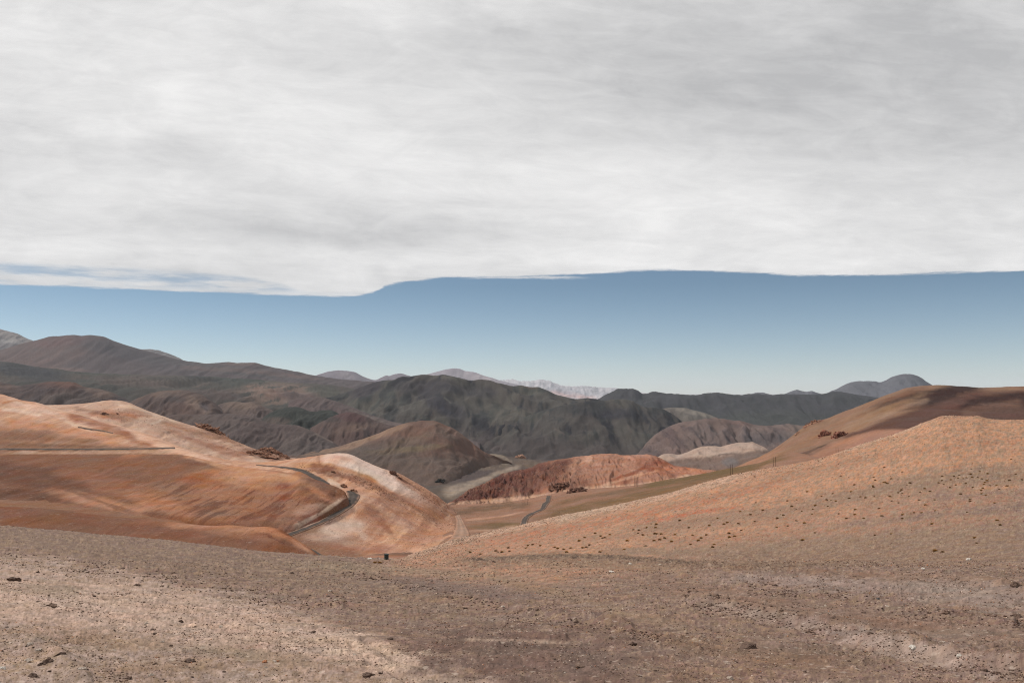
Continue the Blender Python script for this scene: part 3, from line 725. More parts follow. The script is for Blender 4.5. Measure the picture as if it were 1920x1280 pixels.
S('hill_brown_right', [flat([(1260, 930), (2420, 930)], 560),
   [(1260, 915, 820), (1360, 892, 850), (1420, 876, 850), (1500, 848, 850), (1600, 830, 800), (1700, 805, 760), (1920, 800, 700), (2420, 790, 650)],
   [(1260, 905, 1000), (1360, 884, 1000), (1420, 862, 1010), (1500, 828, 1020), (1600, 800, 960), (1700, 770, 930), (1800, 765, 900), (1920, 765, 880), (2420, 765, 800)],
   [(1260, 910, 1180), (1330, 893, 1190), (1362, 882, 1200), (1400, 866, 1220), (1424, 856, 1230), (1446, 844, 1240), (1462, 834, 1245), (1478, 822, 1250), (1492, 812, 1250), (1502, 804, 1250), (1512, 798, 1250), (1522, 791.5, 1250), (1532, 788.5, 1250), (1548, 785, 1250), (1570, 776, 1240), (1600, 765, 1230),
    (1630, 753, 1220), (1660, 741, 1210), (1680, 734, 1200), (1700, 727, 1190), (1720, 724, 1180), (1745, 722, 1170), (1765, 721.5, 1160), (1790, 723, 1150), (1815, 724.5, 1140), (1840, 726.5, 1130), (1870, 725.5, 1110), (1920, 724, 1080), (2050, 728, 1000), (2420, 740, 900)]],
  (1260, 2420), (140, 105, 82), M_HILL, 'big brown hill with a dark chocolate top on the right', 'hill', step=1.5, folds=(3, 160), gully=(2.6, 44, 6), rough=(1.2, 20), crest_rough=(0.4, 12),
  items=[('below', [(1260, 930), (1400, 880), (1500, 852), (1600, 812), (1650, 790), (1700, 772), (1760, 752), (1830, 735), (2420, 720)], 7, (88, 58, 48), 0.95, 8), ('blob', 1750, 742, 120, 16, -12, (58, 36, 32), 1.0, 0.3), ('blob', 1880, 752, 110, 16, -5, (58, 36, 32), 1.0, 0.3), ('blob', 1760, 768, 90, 10, -22, (96, 66, 58), 0.8, 0.4),
         ('line', [(1800, 778), (1850, 765), (1920, 755)], 10, 12, (114, 84, 70), 0.7, 0.4), ('blob', 1880, 777, 70, 12, 0, (98, 70, 62), 0.7, 0.4), ('blob', 1690, 740, 60, 7, -18, (110, 76, 58), 0.5, 0.4), ('blob', 1640, 780, 90, 10, -24, (150, 116, 90), 0.6, 0.5), ('line', [(1650, 778), (1690, 765), (1745, 748)], 5, 4, (156, 124, 100), 0.5, 0.5),
         ('blob', 1410, 868, 60, 14, -24, (164, 120, 94), 0.7, 0.35), ('line', [(1450, 872), (1530, 845), (1590, 822)], 7, 5, (158, 118, 98), 0.6, 0.4),
         ('below', [(1260, 935), (1430, 880), (1480, 868), (1530, 848), (1560, 834), (1610, 813), (1650, 806), (1700, 805), (2420, 860)], 3, (168, 122, 100), 0.85, 3),
         ('line', [(1420, 874), (1480, 861), (1520, 845), (1556, 830)], 3, 2, (84, 62, 48), 0.75, 0.3), ('line', [(1500, 872), (1560, 858), (1620, 838)], 2, 2, (120, 86, 74), 0.6, 0.5), ('line', [(1505, 802), (1520, 793), (1545, 787)], 4, 3, (120, 70, 54), 0.7, 0.4)])
VALLEY = S('valley_floor', [[(560, 1100, 290), (1000, 1075, 300), (1300, 990, 300), (1640, 900, 300)],
   [(560, 1060, 380), (700, 1045, 400), (800, 1035, 430), (850, 1002, 520), (950, 992, 560), (1100, 965, 570), (1300, 918, 545), (1480, 872, 520), (1560, 880, 510), (1640, 930, 500)],
   [(560, 1050, 450), (700, 1030, 480), (790, 1000, 560), (850, 975, 700), (950, 962, 740), (1050, 950, 740), (1150, 930, 720), (1250, 912, 690), (1350, 894, 660), (1420, 878, 650), (1500, 858, 640), (1560, 870, 630), (1640, 920, 620)],
   [(560, 1040, 600), (700, 1010, 650), (830, 955, 900), (950, 944, 980), (1050, 926, 960), (1150, 915, 920), (1250, 902, 880), (1350, 884, 840), (1420, 871, 830), (1500, 852, 800), (1560, 862, 790), (1640, 910, 780)],
   [(560, 1030, 700), (700, 1000, 750), (830, 948, 1060), (950, 940, 1140), (1050, 922, 1120), (1100, 916, 1100), (1150, 913, 1080), (1200, 908, 1040), (1250, 899, 1020), (1300, 891, 990), (1350, 881, 960), (1420, 868, 930), (1500, 846, 900), (1560, 858, 880), (1640, 905, 860)]],
  (560, 1640), (152, 110, 88), M_ORANGE, 'valley floor of olive and pinkish brown bands where the roads run', 'valley floor', step=1.3, gully=(0.6, 50, 1), rough=(0.7, 26), crest_rough=(0.5, 10),
  items=[('below', [(560, 950), (900, 945), (1000, 937), (1100, 918), (1640, 900)], 2, (140, 104, 82), 0.5, 3), ('line', [(800, 958), (860, 960), (950, 948), (1000, 945)], 7, 6, (112, 84, 62), 0.75, 0.5), ('line', [(1035, 945), (1100, 932), (1180, 918), (1260, 905)], 5, 4, (116, 88, 64), 0.7, 0.35),
         ('line', [(990, 985), (1060, 962), (1150, 943), (1250, 920), (1350, 893), (1430, 872), (1500, 856)], 15, 13, (116, 88, 58), 0.9, 0.25), ('line', [(1200, 912), (1300, 893), (1420, 872)], 8, 6, (108, 84, 50), 0.85, 0.3), ('line', [(1000, 985), (1090, 965), (1200, 936), (1320, 905)], 6, 6, (130, 96, 66), 0.6, 0.4), ('line', [(1120, 938), (1200, 920), (1280, 906)], 3, 2, (140, 100, 78), 0.5, 0.5),
         ('line', [(1420, 880), (1500, 862), (1600, 830)], 6, 6, (158, 116, 94), 0.7, 0.3), ('blob', 930, 985, 60, 6, -3, (116, 90, 60), 0.85, 0.3), ('line', [(875, 996), (930, 993), (970, 984)], 2, 2, (178, 140, 114), 0.6, 0.3), ('line', [(868, 975), (940, 968), (985, 958)], 3, 2, (190, 146, 120), 0.6, 0.4), 
         ('line', [(700, 1040), (760, 1036), (820, 1028)], 12, 8, (122, 88, 70), 0.85, 0.25), ('blob', 720, 1046, 60, 6, 0, (168, 116, 88), 0.7, 0.3)])

# ------------------------------------------------------------------ left hills
HILL_A = S('hill_pale_left', [flat([(-420, 880), (720, 930)], 1000), flat([(-420, 800), (0, 790), (150, 800), (300, 822), (420, 858), (540, 876), (720, 900)], 1150),
   flat([(-420, 740), (0, 752), (70, 759), (100, 759), (130, 758), (152, 756.5), (175, 754), (196, 751), (210, 750), (226, 751), (240, 754), (256, 761), (275, 769), (295, 776), (320, 785), (345, 793), (370, 800), (395, 808), (430, 822), (455, 832), (480, 842), (510, 850), (540, 857), (570, 861), (600, 866), (720, 900)], 1350)],
  (-420, 720), (204, 168, 146), M_ORANGE, 'pale beige hill behind the orange slopes on the left', 'hill', step=1.4, gully=(2.2, 30, 5), rough=(1.0, 18), crest_rough=(0.5, 9),
  items=[('veins', (176, 132, 106), 0.4, 6, 1.6, 0.4, None), ('blob', 400, 811, 42, 9, 26, (140, 100, 80), 0.75, 0.6), ('blob', 505, 852, 50, 9, 12, (140, 100, 80), 0.75, 0.6), ('blob', 215, 778, 50, 9, 6, (176, 116, 84), 0.8, 0.4), ('line', [(135, 764), (175, 772), (240, 785)], 4, 4, (134, 98, 80), 0.6, 0.5), ('line', [(300, 792), (350, 805), (400, 818), (460, 835)], 6, 5, (160, 112, 84), 0.65, 0.6), ('line', [(280, 798), (380, 830), (470, 858)], 7, 8, (164, 114, 90), 0.75, 0.4),
         ('line', [(212, 756), (260, 766), (340, 793)], 4, 3, (214, 182, 158), 0.7, 0.4), ('line', [(280, 796), (298, 790), (304, 784), (290, 780)], 2, 2, (214, 184, 162), 0.8, 0.2), ('blob', 300, 806, 60, 8, 18, (190, 156, 134), 0.6, 0.4), ('line', [(255, 785), (290, 782), (330, 790)], 3, 3, (206, 172, 148), 0.5, 0.3)])
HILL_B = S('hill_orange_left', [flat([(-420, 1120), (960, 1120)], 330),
   [(-420, 1000, 480), (0, 975, 480), (300, 990, 470), (450, 1010, 455), (520, 1025, 440), (600, 1040, 425), (700, 1044, 420), (770, 1036, 430), (830, 1016, 480), (858, 1003, 520), (900, 1040, 560), (960, 1060, 560)],
   [(-420, 925, 600), (0, 925, 600), (400, 940, 570), (500, 980, 500), (545, 997, 485), (600, 1000, 490), (660, 1002, 500), (740, 1003, 520), (800, 997, 560), (850, 985, 620), (900, 1030, 640), (960, 1060, 640)],
   [(-420, 880, 720), (0, 880, 720), (400, 895, 680), (500, 925, 610), (560, 950, 560), (610, 960, 555), (640, 948, 580), (665, 938, 600), (740, 950, 620), (800, 965, 640), (850, 975, 700), (900, 1020, 700), (960, 1060, 700)],
   [(-420, 838, 820), (0, 843, 820), (200, 844, 800), (330, 845, 770), (430, 868, 720), (540, 883, 680), (590, 896, 665), (620, 908, 655), (650, 918, 650), (700, 918, 670), (760, 928, 690), (810, 942, 720), (850, 965, 760), (900, 1010, 760), (960, 1060, 760)],
   [(-420, 745, 1000), (-100, 738, 1000), (0, 739, 1000), (20, 744, 1000), (45, 751, 1000), (62, 753, 1000), (78, 757, 1000), (95, 763, 1000), (120, 770, 1000), (150, 778, 995), (180, 787, 990), (210, 794, 980), (240, 802, 970), (270, 811, 950), (300, 822, 930), (330, 834, 910), (360, 845, 890), (400, 856, 870), (440, 863, 850), (480, 866, 830),
    (520, 864, 810), (550, 860, 800), (575, 857, 790), (592, 854.5, 785), (606, 852, 780), (622, 850, 775), (636, 849, 775), (650, 850, 775), (664, 854, 775), (680, 862, 775), (695, 869, 775), (712, 876, 775), (730, 882, 780), (745, 886, 780), (760, 893, 785), (776, 902, 790), (792, 911, 795), (808, 921, 800), (820, 929, 805), (832, 939, 810), (842, 946, 815), (870, 975, 820), (900, 1010, 820), (960, 1060, 820)]],
  (-420, 960), (208, 158, 126), M_ORANGE, 'sweeping orange hillside on the left with a pinkish white spur above the hairpin', 'hill', step=1.15, gully=(1.5, 44, 7), rough=(1.0, 24), crest_rough=(0.4, 9),
  items=[('veins', (190, 134, 100), 0.4, 4, 0.9, 0.3, None), ('veins', (228, 190, 164), 0.3, 15, 1.5, 0.8, None), ('veins', (156, 104, 78), 0.25, 19, 1.8, 0.9, None),
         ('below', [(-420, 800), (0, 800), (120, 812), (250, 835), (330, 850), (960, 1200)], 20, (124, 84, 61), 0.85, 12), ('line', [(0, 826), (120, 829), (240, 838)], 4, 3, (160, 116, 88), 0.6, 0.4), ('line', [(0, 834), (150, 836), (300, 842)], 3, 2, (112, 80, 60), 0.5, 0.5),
         ('line', [(0, 754), (60, 758), (130, 776), (210, 800), (270, 818)], 14, 9, (222, 178, 152), 0.85, 0.4), ('line', [(0, 766), (40, 770), (80, 780)], 3, 4, (222, 186, 162), 0.85, 0.3), ('line', [(110, 782), (140, 797), (175, 808)], 5, 4, (216, 178, 152), 0.75, 0.3), ('line', [(120, 776), (190, 796), (250, 820), (300, 836)], 6, 11, (160, 104, 74), 0.8, 0.35),
         ('line', [(250, 812), (320, 840), (400, 866)], 9, 8, (222, 176, 148), 0.8, 0.35), ('line', [(0, 756), (30, 750), (70, 756)], 3, 2, (196, 136, 98), 0.6, 0.3), ('line', [(0, 790), (110, 803), (230, 828)], 9, 8, (194, 136, 102), 0.8, 0.4),
         ('line', [(0, 849), (100, 849), (220, 848), (330, 846)], 4.5, 4, (182, 144, 118), 0.8, 0.5),
         # the white spur
         ('line', [(600, 862), (650, 866), (700, 886), (750, 912)], 12, 16, (222, 188, 168), 0.95, 0.25), ('blob', 700, 885, 122, 20, 27, (226, 196, 180), 1.0, 0.22), ('blob', 635, 862, 34, 9, 5, (216, 174, 152), 0.9, 0.3), ('blob', 640, 858, 24, 5, 8, (204, 152, 130), 0.6, 0.4), ('blob', 690, 890, 60, 9, 26, (226, 200, 182), 0.8, 0.4), ('line', [(740, 892), (790, 918), (830, 945)], 10, 8, (188, 136, 106), 0.85, 0.35),
         ('line', [(730, 884), (760, 902), (790, 920)], 3, 3, (110, 66, 48), 0.6, 0.8), ('line', [(540, 872), (620, 872), (690, 896), (760, 940), (840, 985)], 5, 9, (190, 138, 100), 0.9, 0.3), ('line', [(572, 876), (610, 883), (650, 893), (700, 915), (745, 942)], 7, 8, (128, 78, 56), 0.75, 0.9), ('line', [(640, 885), (700, 905), (760, 940), (830, 985)], 4, 4, (150, 98, 70), 0.6, 0.6),
         ('line', [(612, 899), (630, 906), (645, 914)], 6, 5, (220, 188, 164), 0.9, 0.3), ('line', [(655, 900), (720, 935), (800, 985), (850, 1000)], 14, 12, (196, 144, 112), 0.7, 0.4), ('line', [(680, 940), (710, 975), (740, 1005)], 9, 8, (150, 100, 76), 0.7, 0.6), ('line', [(700, 930), (740, 960), (800, 1000)], 5, 5, (166, 112, 84), 0.6, 0.5),
         ('veins', (150, 98, 74), 0.5, 9, 1.5, 0.45, (760, 970, 140, 60)),
         ('blob', 640, 992, 48, 20, -18, (206, 174, 154), 0.95, 0.35), ('line', [(660, 975), (676, 1000), (690, 1010)], 12, 8, (200, 164, 142), 0.7, 0.5), ('line', [(590, 985), (640, 968), (668, 950)], 6, 6, (118, 92, 80), 0.7, 0.8), ('blob', 600, 1006, 30, 10, 0, (180, 144, 122), 0.7, 0.4), ('blob', 690, 1028, 90, 12, 6, (160, 106, 80), 0.75, 0.4), ('blob', 780, 1010, 50, 18, -15, (176, 122, 92), 0.6, 0.4),
         ('line', [(545, 993), (600, 968), (640, 942)], 11, 7, (196, 160, 138), 0.8, 0.4), ('blob', 665, 1020, 30, 8, 10, (186, 146, 122), 0.6, 0.5)])
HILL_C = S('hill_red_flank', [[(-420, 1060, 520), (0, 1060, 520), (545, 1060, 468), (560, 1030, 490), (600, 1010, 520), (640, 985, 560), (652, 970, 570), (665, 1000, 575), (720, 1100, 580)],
   [(-420, 955, 545), (0, 960, 545), (300, 978, 500), (450, 992, 480), (520, 998, 480), (545, 994, 487), (580, 973, 520), (610, 957, 545), (640, 939, 575), (650, 933, 585), (665, 990, 590), (720, 1100, 590)],
   [(-420, 900, 640), (0, 900, 640), (300, 915, 600), (450, 935, 560), (540, 945, 545), (600, 937, 560), (635, 929, 590), (650, 932, 592), (665, 985, 595), (720, 1100, 595)],
   [(-420, 846, 780), (0, 851, 780), (200, 851, 765), (330, 852, 735), (430, 872, 695), (480, 878.5, 675), (520, 882, 660), (545, 886, 648), (560, 883.5, 640), (572, 888, 635), (584, 895, 629), (593, 899, 625), (605, 903, 620), (614, 906.5, 616), (630, 912, 609), (640, 917, 605), (647, 922, 602), (651, 930, 600), (665, 980, 598), (720, 1100, 598)]],
  (-420, 720), (164, 112, 82), M_ORANGE, 'rust red flank of the left hill in front of the winding road', 'hillside', step=1.15, gully=(1.5, 50, 6), rough=(1.1, 22), crest_rough=(0.25, 10), back=((1.02, -0.02), (1.05, -0.10)),
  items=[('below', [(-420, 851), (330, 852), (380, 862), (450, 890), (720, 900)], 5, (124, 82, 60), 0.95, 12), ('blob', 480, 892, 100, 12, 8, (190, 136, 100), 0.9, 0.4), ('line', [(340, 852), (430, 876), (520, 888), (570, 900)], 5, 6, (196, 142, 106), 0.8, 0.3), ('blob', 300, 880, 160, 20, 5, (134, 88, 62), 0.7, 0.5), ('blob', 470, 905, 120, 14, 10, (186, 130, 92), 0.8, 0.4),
         ('blob', 190, 905, 130, 18, 12, (148, 96, 68), 0.6, 0.5), ('blob', 60, 895, 120, 24, 12, (104, 66, 48), 0.85, 0.4), ('blob', 50, 930, 110, 14, 5, (100, 64, 46), 0.75, 0.4), ('blob', 200, 945, 110, 13, 14, (182, 128, 96), 0.7, 0.4), ('line', [(30, 880), (120, 915), (230, 955), (270, 968)], 4, 4, (112, 72, 50), 0.55, 0.5),
         ('blob', 430, 930, 110, 20, 24, (150, 90, 56), 0.8, 0.5), ('blob', 545, 935, 60, 22, 40, (140, 82, 58), 0.8, 0.5), ('blob', 300, 945, 80, 14, 15, (178, 116, 78), 0.7, 0.5), ('veins', (112, 64, 42), 0.55, 14, 3.5, 0.45, (440, 940, 190, 45)), ('veins', (196, 140, 104), 0.35, 11, 3, 0.65, (420, 940, 240, 50)), ('blob', 290, 965, 40, 8, 8, (110, 66, 48), 0.7, 0.6), ('blob', 600, 925, 36, 9, 30, (178, 122, 90), 0.7, 0.5),
         ('blob', 560, 980, 40, 12, -20, (166, 106, 80), 0.6, 0.4), ('line', [(548, 990), (600, 963), (645, 934)], 5, 4, (208, 174, 150), 0.85, 0.5), ('blob', 575, 955, 30, 8, -15, (190, 150, 128), 0.45, 0.7), ('line', [(530, 992), (560, 984)], 5, 4, (132, 96, 80), 0.6, 0.4)])
HILL_D = S('spur_brown', [flat([(-420, 1180), (720, 1180)], 300), [(-420, 1060, 340), (0, 1060, 340), (300, 1060, 335), (600, 1075, 330), (720, 1140, 330)],
   [(-420, 935, 440), (-100, 942, 440), (0, 949, 435), (60, 951, 430), (110, 955, 428), (160, 962, 425), (210, 968, 420), (260, 972, 416), (310, 976, 412), (350, 981, 408), (380, 984, 405), (405, 985, 402), (430, 984, 400), (455, 986, 398), (475, 987.5, 396), (495, 986.5, 394), (510, 988, 392), (522, 990, 390), (532, 995, 388),
    (545, 1004, 386), (558, 1012, 384), (572, 1021, 382), (586, 1031, 380), (600, 1042, 378), (640, 1075, 375), (720, 1150, 370)]],
  (-420, 720), (128, 83, 59), M_ORANGE, 'smooth brown spur above the gravel rim on the left', 'spur', step=1.15, gully=(1.4, 60, 5), rough=(0.8, 26), crest_rough=(0.25, 10),
  items=[('line', [(300, 978), (400, 988), (500, 992), (545, 1010), (590, 1036)], 9, 9, (178, 122, 90), 0.75, 0.35), ('blob', 420, 1000, 130, 12, 6, (154, 102, 74), 0.7, 0.5), ('blob', 120, 975, 140, 14, 5, (128, 84, 60), 0.7, 0.4), ('line', [(260, 985), (400, 1003), (520, 1030)], 4, 4, (126, 82, 60), 0.6, 0.5), ('line', [(500, 1003), (515, 1010), (535, 1020)], 4, 3, (112, 64, 48), 0.7, 0.7), ('line', [(545, 1010), (590, 1038)], 5, 4, (194, 140, 108), 0.6, 0.4)])


def clod_field(t, q):
    """crumbly clods and pebbles, a size smaller the nearer they lie"""
    a = fbm(t * 62, q * 30, 4, 91, 0.55)
    b = pn(t * 230, q * 95, 95)
    return a, b


def clod_tone(t, Y, px, py):
    T = np.broadcast_to(t[None, :], Y.shape); q = np.log(Y)
    a, b = clod_field(T, q)
    g = sstep(1015, 1070, py) * 0.75 + 0.25
    f = 1 + g * (0.28 * a + 0.17 * b)  # hollows between clods darkened, their shade put into the soil colour
    f = f * (1 - 0.40 * g * sstep(0.48, 0.66, b) * sstep(-0.2, 0.3, a))        # dark grit, part of it painted shadow of the clods
    f = f * (1 + 0.42 * g * sstep(0.50, 0.66, -b) * sstep(-0.1, 0.4, -a))       # pale grit
    return np.clip(f, 0.35, 1.7)


def near_relief(X, Y, px, py):
    a = np.clip(1.0 - (Y - 60) / 120, 0.25, 1)
    z = 0.10 * fbm(X / 7, Y / 7, 3, 81) * a
    m = np.clip(1.3 - Y / 70, 0, 1)
    lump = 0.5 + 0.5 * sstep(-0.2, 0.5, fbm(X / 3.1, Y / 3.1, 3, 82))
    z = z + m * lump * (0.05 * fbm(X / 1.1, Y / 1.1, 4, 83, 0.6) + 0.035 * np.clip(ridged(X / 0.5, Y / 0.5, 3, 84), -1, 1) * 0.6 + 0.022 * fbm(X / 0.16, Y / 0.16, 3, 85, 0.6))
    a_, b_ = clod_field(X / Y, np.log(Y))
    zone = 0.5 + 0.9 * sstep(-0.1, 0.5, fbm(X / Y * 7, np.log(Y) * 4, 4, 97))
    z = z + (Y / FOC) * zone * (3.2 * sstep(0.05, 0.9, a_) + 1.3 * sstep(0.35, 0.65, b_) * sstep(-0.2, 0.3, a_)) * sstep(1005, 1075, py)
    far = sstep(40, 90, Y)
    z = z + far * 0.10 * fbm(X / 1.0, Y / 1.6, 4, 86, 0.7)
    return z


